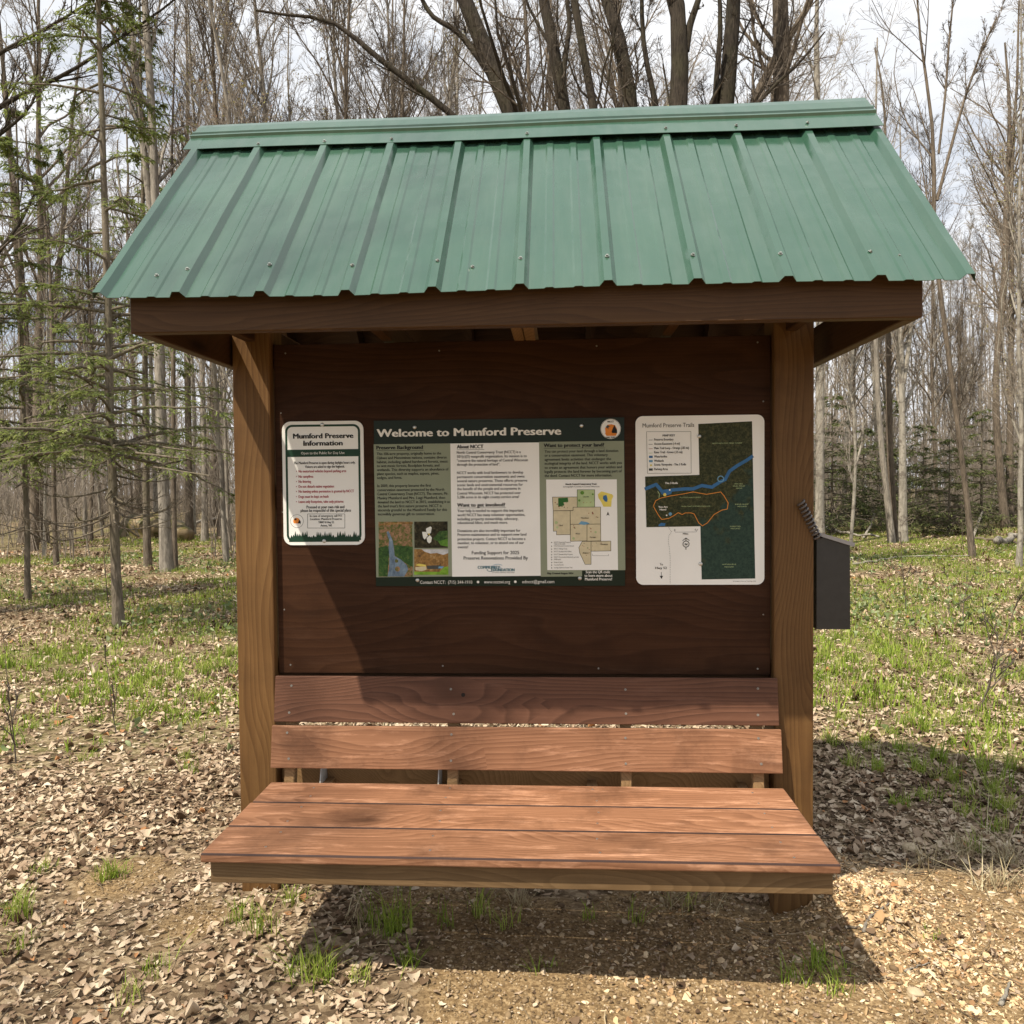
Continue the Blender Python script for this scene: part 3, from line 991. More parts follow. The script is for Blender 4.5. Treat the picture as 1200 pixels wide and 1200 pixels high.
# ------------------------------------------------------------------ signs
M['hdr'] = plain('sign_dark_green', (0.014, 0.023, 0.015), 0.3, 0, 0.06, 5)
M['sage'] = plain('sign_sage', (0.26, 0.29, 0.205), 0.4, 0, 0.04, 8)
M['white'] = plain('sign_white', (0.85, 0.85, 0.82), 0.4, 0, 0.03, 6)
M['alu'] = plain('sign_aluminium', (0.82, 0.82, 0.79), 0.4, 0.0, 0.03, 6)
M['ink'] = plain('print_black', (0.018, 0.018, 0.018), 0.5)
M['inkgrey'] = plain('print_grey', (0.07, 0.075, 0.07), 0.5)
M['forest'] = plain('print_forest_green', (0.018, 0.05, 0.03), 0.4)
M['red'] = plain('print_red', (0.36, 0.03, 0.05), 0.5)
M['cream'] = plain('print_cream', (0.80, 0.79, 0.74), 0.45)
M['orange'] = plain('print_orange', (0.72, 0.24, 0.04), 0.45)
M['trail'] = plain('print_trail_orange', (0.72, 0.27, 0.05), 0.45)
M['river'] = plain('print_river_blue', (0.045, 0.15, 0.33), 0.45)
M['lblue'] = plain('print_pale_blue', (0.16, 0.34, 0.50), 0.45)
M['yellow'] = plain('print_yellow', (0.74, 0.62, 0.14), 0.45)
M['tanmap'] = plain('print_map_tan', (0.62, 0.55, 0.37), 0.45, 0, 0.06, 60)
M['gmap'] = plain('print_map_green', (0.42, 0.52, 0.27), 0.45)
M['dgmap'] = plain('print_map_dark_green', (0.03, 0.13, 0.03), 0.45)
M['rmap'] = plain('print_map_red', (0.30, 0.05, 0.03), 0.45)
M['teal'] = plain('print_teal', (0.03, 0.13, 0.17), 0.45)


def speckle(name, stops, scale, detail=4, stretch=(1, 1, 1)):
    q = N(name)
    oc = q.n('TexCoord').outputs['Object']
    nz = q.noise(q.mapping(oc, scale=stretch), scale, detail, 0.7, 0.4)
    return q.set(Base_Color=q.ramp(nz.outputs['Fac'], stops), Roughness=0.45, Specular_IOR_Level=0.15)


def aerial_mat():
    q = N('print_aerial_photo')
    oc = q.n('TexCoord').outputs['Object']
    f = q.noise(oc, 110, 6, 0.75, 0.4)
    forest = q.ramp(f.outputs['Fac'], [(0.3, (0.010, 0.014, 0.007)), (0.5, (0.036, 0.043, 0.018)), (0.62, (0.085, 0.08, 0.034)), (0.8, (0.03, 0.036, 0.016))])
    wet = q.ramp(f.outputs['Fac'], [(0.3, (0.012, 0.028, 0.022)), (0.55, (0.03, 0.058, 0.044)), (0.8, (0.055, 0.09, 0.06))])
    sep = q.n('SeparateXYZ')
    q.l(oc, sep.inputs[0])
    lo = q.noise(oc, 11, 3, 0.6)
    k = q.math('ADD', lo.outputs['Fac'], q.math('MULTIPLY', q.math('SUBTRACT', sep.outputs[0], 0.66), 1.1))
    k = q.math('SUBTRACT', k, q.math('MULTIPLY', q.math('SUBTRACT', sep.outputs[2], 1.40), 1.1))
    return q.set(Base_Color=q.mix(q.ramp(k, [(0.50, 0.0), (0.60, 1.0)]), forest, wet), Roughness=0.45, Specular_IOR_Level=0.15)


M['aerial'] = aerial_mat()
M['brush'] = speckle('print_stream_bank', [(0.3, (0.03, 0.07, 0.02)), (0.45, (0.13, 0.14, 0.04)), (0.55, (0.30, 0.17, 0.10)), (0.68, (0.42, 0.30, 0.16))], 75, 6)
M['bushes'] = speckle('print_green_bushes', [(0.3, (0.012, 0.03, 0.012)), (0.55, (0.05, 0.115, 0.03)), (0.75, (0.16, 0.19, 0.06))], 80, 6)
M['water'] = speckle('print_stream_water', [(0.3, (0.09, 0.13, 0.19)), (0.6, (0.20, 0.28, 0.36)), (0.8, (0.45, 0.50, 0.54))], 70, 4, (1, 1, 0.5))
M['darkwood'] = speckle('print_dark_leaves', [(0.35, (0.010, 0.010, 0.006)), (0.55, (0.045, 0.04, 0.02)), (0.75, (0.16, 0.14, 0.08))], 70, 6)
M['leafg'] = speckle('print_leaf_green', [(0.3, (0.06, 0.16, 0.02)), (0.7, (0.16, 0.33, 0.05))], 60)
M['autumn'] = speckle('print_autumn_trees', [(0.3, (0.10, 0.06, 0.03)), (0.55, (0.34, 0.19, 0.06)), (0.72, (0.48, 0.38, 0.22))], 80, 6)
M['lawn'] = speckle('print_lawn', [(0.3, (0.12, 0.26, 0.02)), (0.7, (0.28, 0.48, 0.06))], 60)
M['palesky'] = speckle('print_pale_sky', [(0.3, (0.40, 0.42, 0.44)), (0.7, (0.66, 0.67, 0.68))], 30)
M['petal'] = plain('print_petal', (0.76, 0.78, 0.72), 0.4)

SP = -0.005                                   # plane of the sign faces


def on_sign(u, v):
    p = spot(u, v, SP)
    return p[0], p[2]


c1 = lambda x, y: (320 + x / 5.4545, 480 + y / 5.4545)     # enlarged crops of the photo -> photo pixels
c2 = lambda x, y: (520 + x / 5.4545, 480 + y / 5.4545)
c3 = lambda x, y: (735 + x * 0.225, 475 + y * 0.225)
c4 = lambda x, y: (635 + x * 0.1125, 555 + y * 0.1125)
c5 = lambda x, y: (745 + x * 0.1292, 570 + y * 0.1292)
c6 = lambda x, y: (745 + x * 0.1292, 485 + y * 0.1292)
c7 = lambda x, y: (440 + x * 0.075, 600 + y * 0.075)
c8 = lambda x, y: (335 + x * 0.075, 595 + y * 0.075)
c9 = lambda x, y: (480 + x * 0.15, 670 + y * 0.15)


class Sheet:
    """flat printed shapes of one part, each layer a hair in front of the last"""
    def __init__(self): self.mb = MB(); self.mats = []

    def mi(self, m):
        if m not in self.mats: self.mats.append(m)
        return self.mats.index(m)

    def poly(self, pts, m, layer=1):
        y = SP - 0.0004 * layer
        f = self.mb.poly([(x, y, z) for x, z in pts], self.mi(m))
        return f

    def px(self, pts, m, layer=1): self.poly([on_sign(*p) for p in pts], m, layer)

    def rect(self, a, b, m, layer=1):
        (x0, z0), (x1, z1) = on_sign(*a), on_sign(*b)
        self.poly([(x0, z0), (x1, z0), (x1, z1), (x0, z1)], m, layer)

    def disc(self, c, r, m, layer=1, n=28, sx=1.0):
        x, z = on_sign(*c)
        rr = on_sign(c[0] + r, c[1])[0] - x
        self.poly([(x + rr * sx * math.cos(a), z + rr * math.sin(a)) for a in np.linspace(0, 2 * math.pi, n, endpoint=False)], m, layer)

    def ring(self, c, r, w, m, layer=1, n=40, sx=1.0, sz=1.0, a0=0.0, a1=2 * math.pi):
        x, z = on_sign(*c)
        k = on_sign(c[0] + 1, c[1])[0] - x
        A = np.linspace(a0, a1, n)
        P = [(x + r * k * sx * math.cos(a), z + r * k * sz * math.sin(a)) for a in A]
        self.strip(P, w * k, m, layer)

    def strip(self, P, w, m, layer=1):
        P = [np.array(p) for p in P]
        for i in range(len(P) - 1):
            d = P[i + 1] - P[i]
            L_ = np.hypot(*d)
            if L_ < 1e-7: continue
            nn = np.array([-d[1], d[0]]) / L_ * w / 2
            e = d / L_ * w * 0.25
            self.poly([tuple(P[i] - nn - e), tuple(P[i + 1] - nn + e), tuple(P[i + 1] + nn + e), tuple(P[i] + nn - e)], m, layer + 0.02 * (i % 2))

    def line(self, pts, wpx, m, layer=1):
        k = 0.9144 / 292
        self.strip([on_sign(*p) for p in pts], wpx * k, m, layer)

    def build(self, name, parent):
        o = self.mb.build(name, self.mats, parent)
        return o


def rounded(x0, z0, x1, z1, r, n=8):
    P = []
    for cx, cz, a in ((x1 - r, z1 - r, 0), (x0 + r, z1 - r, 90), (x0 + r, z0 + r, 180), (x1 - r, z0 + r, 270)):
        for k in range(n + 1):
            t = math.radians(a + 90 * k / n)
            P.append((cx + r * math.cos(t), cz + r * math.sin(t)))
    return P


def board(name, x0, z1, wd, hg, r, mat, label, cat):
    b = MB()
    P = rounded(x0, z1 - hg, x0 + wd, z1, r) if r else [(x0, z1 - hg), (x0 + wd, z1 - hg), (x0 + wd, z1), (x0, z1)]
    b.prism([(x, SP, z) for x, z in P], (0, 0.004, 0))
    o = b.build(name, mat)
    return tag(o, label, cat)


TEXTS = []                                    # (text object, where it goes)


def text(job, s, a, b, m, cap=None, bold=0.0, layer=2):
    """writing from photo pixel a (left end of the baseline) to b (right end)"""
    cu = bpy.data.curves.new('lettering', 'FONT')
    cu.body = s
    cu.resolution_u = 2
    o = bpy.data.objects.new('lettering', cu)
    COL.objects.link(o)
    (xa, za), (xb, zb) = on_sign(*a), on_sign(*b)
    TEXTS.append((job, o, xa, xb, (za + zb) / 2, (cap or 0) * 0.9144 / 292, m, layer, bold))


def screws(parent, pts):
    for i, p in enumerate(pts):
        b = MB()
        x, z = on_sign(*p)
        b.cyl((x, SP - 0.0005, z), (0, -1, 0), 0.0075, 0.0025, 16, 0, 0.006)
        b.cyl((x, SP - 0.003, z), (0, -1, 0), 0.006, 0.0015, 16, 0, 0.003)
        b.build('screw', M['steel'], parent)


# ---- small rules sign
info = board('rules_sign', -0.8748, 1.7777, 0.3048, 0.4572, 0.032, M['alu'], 'small white rules sign with dark green rounded border and red bullet lines', 'sign')
S = Sheet()
x0, x1, z1, z0 = -0.8748, -0.57, 1.7777, 1.3205
outer = rounded(x0 + 0.012, z0 + 0.012, x1 - 0.012, z1 - 0.012, 0.026)
inner = rounded(x0 + 0.020, z0 + 0.020, x1 - 0.020, z1 - 0.020, 0.019)
for i in range(len(outer)):
    j = (i + 1) % len(outer)
    S.poly([outer[i], outer[j], inner[j], inner[i]], M['forest'], 1)
S.rect(c1(86, 257), c1(556, 298), M['forest'], 1.3)
S.build('border', info)
S = Sheet()
zt = lambda x, y: on_sign(*c8(x, y))
base_y = 540
pts = [c8(45, 500), c8(60, 380)]
random.seed(3)
xx = 70
tops = []
while xx < 1150:
    wd = random.uniform(30, 60)
    h = random.choice([random.uniform(370, 420), random.uniform(345, 380), random.uniform(390, 450)])
    S.px([c8(xx - wd * .15, 505), c8(xx + wd * 1.15, 505), c8(xx + wd * .80, (h + 480) / 2), c8(xx + wd * .5, h), c8(xx + wd * .2, (h + 480) / 2)], M['forest'], 1.2 + 0.1 * (len(tops) % 3))
    tops.append(h)
    xx += wd * 0.72
S.rect(c8(50, 478), c8(1150, 530), M['forest'], 1.1)
S.build('tree_silhouettes', info)
S = Sheet()
S.disc(c1(153, 713), 42 / 5.4545, M['inkgrey'], 1)
S.disc(c1(153, 713), 40 / 5.4545, M['white'], 1.5)
S.disc(c1(151, 714), 22 / 5.4545, M['orange'], 2)
S.px([c1(135, 698), c1(145, 694), c1(152, 704), c1(140, 708)], M['ink'], 2.4)
S.px([c1(158, 730), c1(168, 702), c1(177, 715), c1(177, 733)], M['ink'], 2.5)
S.px([c1(128, 728), c1(176, 728), c1(172, 736), c1(132, 736)], M['white'], 2.8)
S.build('emblem', info)
S = Sheet()
bx = [c1(221, 667), c1(459, 667), c1(459, 757), c1(221, 757), c1(221, 667)]
S.line(bx, 0.45, M['ink'], 1.2)
S.build('box_outline', info)
J = 'info'
text(J, 'Mumford Preserve', c1(130, 185), c1(512, 182), M['ink'], 5.9, 0.02)
text(J, 'Information', c1(196, 231), c1(444, 229), M['ink'], 5.9, 0.02)
text(J, 'Open to the Public for Day Use', c1(180, 286), c1(457, 284), M['cream'], 3.0, 0.0, 3)
text(J, 'The Mumford Preserve is open during daylight hours only.', c1(133, 349), c1(526, 346), M['ink'], 3.1, 0.012)
text(J, 'Visitors are asked to sign the logbook.', c1(205, 373), c1(458, 371), M['ink'], 3.1, 0.012)
for s, xr, y in (('•  No motorized vehicles beyond parking area', 468, 402), ('•  No campfires', 257, 437), ('•  No littering', 243, 469), ('•  Do not disturb native vegetation', 390, 500),
                 ('•  No hunting unless permission is granted by NCCT', 517, 531), ('•  Dogs must be kept on leash', 355, 565), ('•  Leave only footprints, take only pictures', 450, 597)):
    text(J, s, c1(148, y), c1(xr, y - 2), M['red'], 3.2, 0.008)
text(J, 'Proceed at your own risk and', c1(215, 632), c1(456, 630), M['ink'], 3.5, 0.01)
text(J, 'please be respectful of this special place', c1(177, 654), c1(498, 652), M['ink'], 3.5, 0.01)
for s, xl, xr, y in (('In case of emergency call 911', 236, 440, 686), ('Location: Mumford Preserve', 238, 440, 706), ('T8847 N Hwy 52', 290, 390, 727), ('Aniwa, WI', 304, 375, 748)):
    text(J, s, c1(xl, y), c1(xr, y - 1), M['ink'], 2.6, 0.012)
screws(info, [c1(314, 96), c1(327, 840)])

# ---- large welcome sign
wel = board('welcome_sign', -0.5307, 1.7766, 0.9144, 0.6096, 0, M['hdr'], 'large dark green and sage welcome sign with photos and three text columns', 'sign')
S = Sheet()
S.px([c1(643, 222), c1(1133, 216), c1(1148, 1066), c1(660, 1072)], M['sage'], 1)
S.build('sage_column', wel)
S = Sheet()
S.px([c2(609, 206), c2(1152, 200), c2(1161, 1026), c2(884, 1029), c2(884, 1066), c2(620, 1068)], M['sage'], 1)
S.build('sage_column', wel)
S = Sheet()
S.px([c2(42, 217), c2(609, 210), c2(620, 1062), c2(54, 1068)], M['white'], 1.2)
S.build('white_column', wel)
S = Sheet()                                   # stream photograph
S.rect(c7(48, 152), c7(584, 1010), M['brush'], 1.5)
S.px([c7(48, 560), c7(190, 520), c7(215, 620), c7(190, 1008), c7(48, 1008)], M['bushes'], 1.8)
S.px([c7(290, 520), c7(584, 540), c7(584, 860), c7(500, 820), c7(300, 680)], M['bushes'], 1.8)
S.px([c7(175, 310), c7(205, 300), c7(230, 350), c7(270, 450), c7(290, 580), c7(300, 690), c7(400, 745), c7(490, 830), c7(510, 900), c7(450, 1008), c7(190, 1008), c7(215, 880), c7(220, 700), c7(205, 560), c7(215, 440), c7(185, 360)], M['water'], 2.2)
S.disc(c7(345, 890), 3.0, M['brush'], 2.6)
S.disc(c7(330, 765), 2.0, M['brush'], 2.6)
S.px([c7(48, 190), c7(200, 165), c7(584, 160), c7(584, 185), c7(300, 195), c7(48, 215)], M['autumn'], 1.9)
S.build('stream_photograph', wel)
S = Sheet()                                   # white flower
S.rect(c7(605, 150), c7(1132, 560), M['darkwood'], 1.5)
S.px([c7(900, 420), c7(1000, 300), c7(1132, 290), c7(1132, 420), c7(1000, 470)], M['bushes'], 1.7)
S.px([c7(980, 460), c7(1132, 415), c7(1132, 540), c7(1020, 520)], M['leafg'], 1.9)
S.px([c7(790, 260), c7(860, 225), c7(880, 245), c7(865, 330), c7(800, 340)], M['petal'], 2.3)
S.px([c7(730, 310), c7(790, 310), c7(820, 370), c7(770, 430), c7(745, 400)], M['petal'], 2.5)
S.px([c7(800, 410), c7(850, 360), c7(882, 400), c7(870, 470), c7(838, 492), c7(810, 460)], M['petal'], 2.7)
S.disc(c7(838, 345), 0.9, M['yellow'], 3.0)
S.build('flower_photograph', wel)
S = Sheet()                                   # autumn shore
S.rect(c7(605, 580), c7(1140, 980), M['autumn'], 1.5)
S.px([c7(720, 582), c7(1138, 582), c7(1138, 640), c7(1060, 670), c7(960, 640), c7(860, 650), c7(770, 620)], M['palesky'], 1.8)
S.px([c7(605, 930), c7(1000, 935), c7(1070, 860), c7(1140, 850), c7(1140, 980), c7(605, 980)], M['lawn'], 2.2)
S.px([c7(625, 860), c7(790, 850), c7(800, 900), c7(720, 925), c7(625, 905)], M['tanmap'], 1.9)
S.px([c7(625, 830), c7(680, 805), c7(785, 825), c7(790, 850), c7(700, 850)], M['yellow'], 2.3)
S.px([c7(800, 840), c7(1000, 830), c7(1075, 860), c7(1000, 890), c7(810, 890)], M['inkgrey'], 1.9)
S.px([c7(990, 850), c7(1070, 850), c7(1040, 880), c7(980, 880)], M['lblue'], 2.1)
S.build('shore_photograph', wel)
S = Sheet()                                   # emblem
S.disc(c2(1067, 123), 65 / 5.4545, M['white'], 1)
S.ring(c2(1067, 123), 62 / 5.4545, 0.35, M['inkgrey'], 1.4)
S.px([c2(1034, 155), c2(1031, 120), c2(1045, 98), c2(1070, 93), c2(1095, 100), c2(1108, 125), c2(1104, 155)], M['orange'], 1.8)
S.px([c2(1072, 142), c2(1090, 98), c2(1108, 132), c2(1108, 150), c2(1080, 152)], M['ink'], 2.2)
S.px([c2(1034, 112), c2(1048, 98), c2(1062, 108), c2(1050, 118), c2(1060, 128)], M['inkgrey'], 2.2)
S.px([c2(1030, 150), c2(1108, 150), c2(1100, 168), c2(1040, 168)], M['orange'], 2.5)
S.build('emblem', wel)
J = 'wel'
text(J, 'Welcome to Mumford Preserve', c1(666, 177), c2(748, 158), M['cream'], 9.0, 0.03, 1)
text(J, 'NCCT', c2(1048, 83), c2(1086, 82), M['inkgrey'], 2.0, 0.02, 3)
text(J, 'LAND TRUST', c2(1036, 182), c2(1096, 181), M['inkgrey'], 1.6, 0.02, 3)
HD = ((c1, 'Preserve Background', 662, 957, 254), (c2, 'About NCCT', 85, 253, 249), (c2, 'Want to get involved?', 87, 392, 621), (c2, 'Want to protect your land?', 640, 1025, 239))
for f, s, a, b_, y in HD: text(J, s, f(a, y), f(b_, y - 2), M['ink'], 4.2, 0.022)
for s, xr, y in (('This 106-acre property, originally home to the', 1075, 291), ('Ojibwe and Menominee nations, contains diverse', 1110, 317), ('habitat, including upland hardwood forests, mesic', 1118, 343),
                 ('to wet mesic forests, floodplain forests, and', 1063, 368), ('wetlands. This diversity supports an abundance of', 1122, 393), ('plant species, such as maples, aspens, pines,', 1062, 419),
                 ('sedges, and ferns.', 825, 445), ('In 2009, this property became the first', 1010, 496), ('conservation easement protected by the North', 1095, 522),
                 ('Central Conservancy Trust (NCCT). The owners, Mr.', 1120, 548), ('Manley Mumford and Mrs. Luigi Mumford, then', 1100, 574), ('donated the land to NCCT in 2015, establishing it as', 1130, 600),
                 ("the land trust's first nature preserve. NCCT is", 1078, 626), ('sincerely grateful to the Mumford Family for this', 1112, 651), ('incredibly generous gift to conservation.', 1033, 677)):
    text(J, s, c1(663 + (y - 291) * 0.02, y), c1(xr, y - 4), M['ink'], 3.2, 0.004)
for s, xr, y in (('North Central Conservancy Trust (NCCT) is a', 492, 282), ('501(c)(3) nonprofit organization. Its mission is to', 530, 308), ('“conserve the natural heritage of Central Wisconsin', 538, 334),
                 ('through the protection of land”.', 360, 360), ('NCCT works with local landowners to develop', 508, 412), ('permanent conservation easements and owns', 516, 438), ('several nature preserves. These efforts preserve', 534, 464),
                 ('scenic lands and environmental resources for', 506, 490), ('the benefit of the people and ecosystems in', 490, 515), ('Central Wisconsin. NCCT has protected over', 492, 543), ('5,286 acres in its eight county service area!', 481, 568),
                 ('Your help is needed to support this important', 510, 655), ('work! NCCT has many volunteer opportunities,', 520, 682), ('including property stewardship, advocacy,', 476, 708), ('educational hikes, and much more.', 410, 732),
                 ('Donations are also incredibly important for', 490, 783), ('Preserve maintenance and to support new land', 528, 808), ('protection projects. Contact NCCT to become a', 522, 836), ('member, to volunteer, or to attend one of our', 513, 861), ('events!', 156, 888)):
    text(J, s, c2(84 + (y - 282) * 0.01, y), c2(xr, y - 3), M['ink'], 3.2, 0.004)
for s, xr, y in (('You can protect your land through a land donation', 1115, 275), ('or a conservation easement. This voluntary', 1048, 301), ('agreement limits activities that endanger the', 1070, 327), ('ecological integrity of the land. NCCT works with you', 1138, 352),
                 ('to create an agreement that honors your wishes and', 1138, 379), ('legally protects the land forever by becoming part of', 1138, 405), ('the deed. Contact NCCT for more information.', 1075, 431)):
    text(J, s, c2(645, y), c2(xr, y - 4), M['ink'], 3.2, 0.004)
text(J, 'Funding Support for 2025', c2(180, 926), c2(482, 923), M['ink'], 4.0, 0.015)
text(J, 'Preserve Renovations Provided By', c2(128, 960), c2(538, 957), M['ink'], 4.0, 0.015)
text(J, 'COMMUNITY', c2(218, 1018), c2(360, 1016), M['teal'], 3.4, 0.02)
text(J, 'FOUNDATION', c2(305, 1034), c2(452, 1033), M['teal'], 3.4, 0.02)
text(J, 'OF NORTH CENTRAL WISCONSIN', c2(310, 1045), c2(452, 1044), M['inkgrey'], 1.2, 0.0)
text(J, 'Map Created August 2024', c2(662, 1053), c2(828, 1050), M['ink'], 2.0, 0.02)
for s, a, b_, y in (('Scan the QR code', 908, 1062, 1046), ('to learn more about', 900, 1078, 1069), ('Mumford Preserve!', 903, 1075, 1092)):
    text(J, s, c2(a, y), c2(b_, y - 1), M['cream'], 3.2, 0.012)
text(J, 'Contact NCCT:  (715) 344-1910', c9(82, 95), c9(490, 92), M['cream'], 3.8, 0.0)
text(J, 'www.ncctwi.org', c9(582, 92), c9(785, 90), M['cream'], 3.8, 0.0)
text(J, 'edncct@gmail.com', c9(880, 90), c9(1130, 88), M['cream'], 3.8, 0.0)
S = Sheet()
S.disc(c9(535, 80), 1.5, M['cream'], 1.5); S.disc(c9(826, 78), 1.5, M['cream'], 1.5)
for f, s, a, b_, y in HD: S.line([f(a, y + 8), f(b_ + 6, y + 6)], 0.4, M['ink'], 2)
S.ring(c2(345, 1000), 5.2, 0.5, M['lblue'], 2, 30, 1.0, 0.42, 0.3, 5.6)
S.ring(c2(300, 1024), 4.2, 0.6, M['teal'], 2.3, 20, 1.0, 0.45, 2.6, 6.2)
S.build('rules', wel)
S = Sheet()                                   # county map
S.px([c4(45, 62), c4(780, 60), c4(793, 1003), c4(57, 1005)], M['white'], 1.6)


def county(pts, m=None):
    S.px([c4(*p) for p in pts], m or M['tanmap'], 2)
    S.line([c4(*p) for p in pts + pts[:1]], 0.5, M['ink'], 2.6)


county([(110, 245), (368, 243), (368, 350), (325, 350), (325, 385), (118, 387)])
county([(368, 168), (550, 168), (550, 348), (368, 350)], M['gmap'])
county([(118, 387), (295, 387), (297, 635), (153, 638), (153, 600), (120, 600)])
county([(325, 350), (612, 348), (612, 525), (295, 528), (295, 387), (325, 385)])
county([(295, 528), (470, 527), (470, 700), (297, 705)])
county([(470, 527), (612, 525), (614, 700), (470, 703)])
county([(420, 706), (512, 705), (512, 945), (450, 945), (420, 880), (395, 830), (385, 770)])
county([(512, 705), (718, 703), (718, 805), (512, 808)])
S.px([c4(170, 255), c4(270, 250), c4(275, 295), c4(225, 300), (c4(235, 330)), c4(170, 350)], M['dgmap'], 2.9)
for p in ((390, 280, 12), (420, 200, 20), (530, 215, 10), (150, 510, 16), (160, 560, 12), (330, 675, 14), (560, 610, 12)): S.disc(c4(p[0], p[1]), p[2] * 0.1125, M['gmap'] if p[1] > 300 else M['leafg'], 2.8, 10)
S.px([c4(380, 525), c4(410, 495), c4(470, 505), c4(500, 520), c4(440, 535)], M['lblue'], 3)
random.seed(11)
for _ in range(40):
    a, b_ = random.choice([(130, 300, 270, 370), (420, 290, 520, 310), (490, 560, 600, 650), (560, 370, 605, 500), (420, 720, 500, 860), (520, 715, 620, 800), (480, 400, 560, 430), (310, 490, 350, 590)]), random.uniform(4, 9)
    S.disc(c4(random.uniform(a[0], a[2]), random.uniform(a[1], a[3])), b_ * 0.08, random.choice([M['rmap'], M['rmap'], M['inkgrey'], M['dgmap']]), 3.2, 6)
S.px([c4(582, 215), c4(620, 185), c4(660, 195), c4(730, 215), c4(745, 235), c4(728, 270), c4(722, 345), c4(640, 345), c4(620, 300), c4(590, 255)], M['yellow'], 2)
S.px([c4(640, 230), c4(672, 222), c4(685, 265), c4(680, 295), c4(655, 290), c4(635, 260)], M['river'], 2.4)
S.px([c4(688, 395), c4(705, 438), c4(688, 428), c4(672, 438)], M['ink'], 2)
S.line([c4(528, 835), c4(528, 855), c4(695, 855), c4(695, 838)], 0.3, M['inkgrey'], 2)
for k, y in enumerate((717, 756, 787, 815, 845, 872, 897, 926, 953, 982)):
    S.disc(c4(102, y), 0.7, M['inkgrey'], 2, 6)
S.build('county_map', wel)
text(J, 'North Central Conservancy Trust', c4(248, 118), c4(570, 116), M['ink'], 1.9, 0.02, 5)
text(J, 'Serving Eight Counties in Central Wisconsin', c4(222, 144), c4(600, 141), M['ink'], 1.7, 0.0, 5)
for s, xr, y in (('NCCT Protected Property', 300, 722), ('Open to the public', 245, 739), ('NCCT Easement (Limited Access)', 335, 760), ('NCCT Hiking Trails', 265, 790), ('NCCT Headquarters Office', 310, 818), ('NCCT Stewardship Projects', 322, 848), ('NCCT Conservation Easement (private)', 385, 876), ('DNR Land', 195, 900), ('Federal Land', 215, 930), ('County Forest', 226, 957), ('Ice Age National Scenic Trail', 318, 986)):
    text(J, s, c4(127, y), c4(xr, y - 2), M['inkgrey'], 1.5, 0.0, 5)
for s, x_, xr, y in (('Lincoln', 430, 490, 247), ('Marathon', 408, 488, 468), ('Clark', 178, 220, 545), ('Wood', 352, 396, 632), ('Portage', 500, 562, 668), ('Adams', 425, 485, 832), ('Waushara', 608, 688, 742)):
    text(J, s, c4(x_, y), c4(xr, y), M['ink'], 1.6, 0.01, 8)
screws(wel, [c1(905, 113), c2(880, 102), c9(62, 66), c2(870, 1078)])

# ---- trail map sign
tra = board('trail_map_sign', 0.4242, 1.7798, 0.4572, 0.6096, 0.026, M['white'], 'white rounded trail map sign with a dark aerial map and a blue river', 'sign')
S = Sheet()
S.px([c3(370, 97), c3(650, 83), c3(667, 902), c3(388, 907), c3(381, 630), c3(100, 635), c3(93, 371), c3(376, 362)], M['aerial'], 1)
S.build('aerial_map', tra)
S = Sheet()
riv = [c6(88, 680), c6(185, 640), c6(235, 700), c6(270, 705), c6(330, 690), c6(450, 680), c6(520, 680), c6(600, 650), c6(690, 665), c6(760, 620), c6(810, 595), c6(850, 520), c6(920, 470), c6(1000, 425), c6(1058, 385)]
S.line(riv, 3.7, M['river'], 2)
S.px([c6(225, 690), c6(340, 680), c6(320, 725), c6(262, 745), c6(230, 725)], M['river'], 2.3)
S.ring(c6(770, 590), 3.4, 1.0, M['lblue'], 2.5)
trl = [c5(160, 180), c5(180, 130), c5(230, 105), c5(320, 85), c5(420, 70), c5(520, 50), c5(640, 72), c5(770, 50), c5(800, 85), c5(838, 150), c5(830, 205), c5(780, 215), c5(710, 255), c5(650, 330), c5(605, 358), c5(570, 330), c5(530, 250), c5(500, 240), c5(450, 240), c5(420, 255), c5(385, 238), c5(350, 262), c5(300, 290), c5(235, 300), c5(205, 260), c5(160, 180)]
S.line(trl, 0.75, M['trail'], 2.6)
S.line([c5(210, 110), c5(215, 70), c5(200, 45)], 0.6, M['gmap'], 2.6)
S.disc(c5(263, 75), 1.9, M['yellow'], 3); S.disc(c5(313, 250), 1.9, M['lblue'], 3); S.disc(c5(308, 32), 1.0, M['cream'], 3); S.disc(c5(280, 262), 0.9, M['cream'], 3)
S.px([c5(205, 350), c5(230, 330), c5(270, 335), c5(265, 358), c5(210, 362)], M['river'], 2.5)
dots = [(300, 375), (325, 410), (300, 450), (295, 500), (305, 560), (312, 640), (312, 720), (312, 800), (312, 890)]
for (a, b_), (c, d) in zip(dots[:-1], dots[1:]):
    n = max(2, int(math.hypot(c - a, d - b_) / 14))
    for k in range(n):
        S.disc(c5(a + (c - a) * k / n, b_ + (d - b_) * k / n), 0.42, M['inkgrey'], 2, 6)
S.line([c5(350, 398), c5(358, 415), c5(548, 413), c5(552, 396)], 0.3, M['inkgrey'], 2)
S.ring(c5(456, 523), 3.6, 0.8, M['ink'], 2)
S.line([c5(455, 572), c5(455, 548)], 0.8, M['ink'], 2); S.line([c5(455, 495), c5(455, 470)], 0.8, M['ink'], 2); S.line([c5(425, 492), c5(455, 468), c5(486, 490)], 0.7, M['ink'], 2.4)
S.line([c5(232, 778), c5(232, 820)], 0.5, M['ink'], 2)
S.px([c5(218, 812), c5(247, 812), c5(233, 840)], M['ink'], 2.3)
S.line([c6(98, 162), c6(500, 160), c6(503, 538), c6(106, 540), c6(98, 162)], 0.35, M['inkgrey'], 2)
for y, m in ((236, 'inkgrey'), (275, 'inkgrey'), (315, 'rmap'), (354, 'gmap')): S.line([c6(118, y + 2), c6(152, y + 1)], 0.5, M[m], 2)
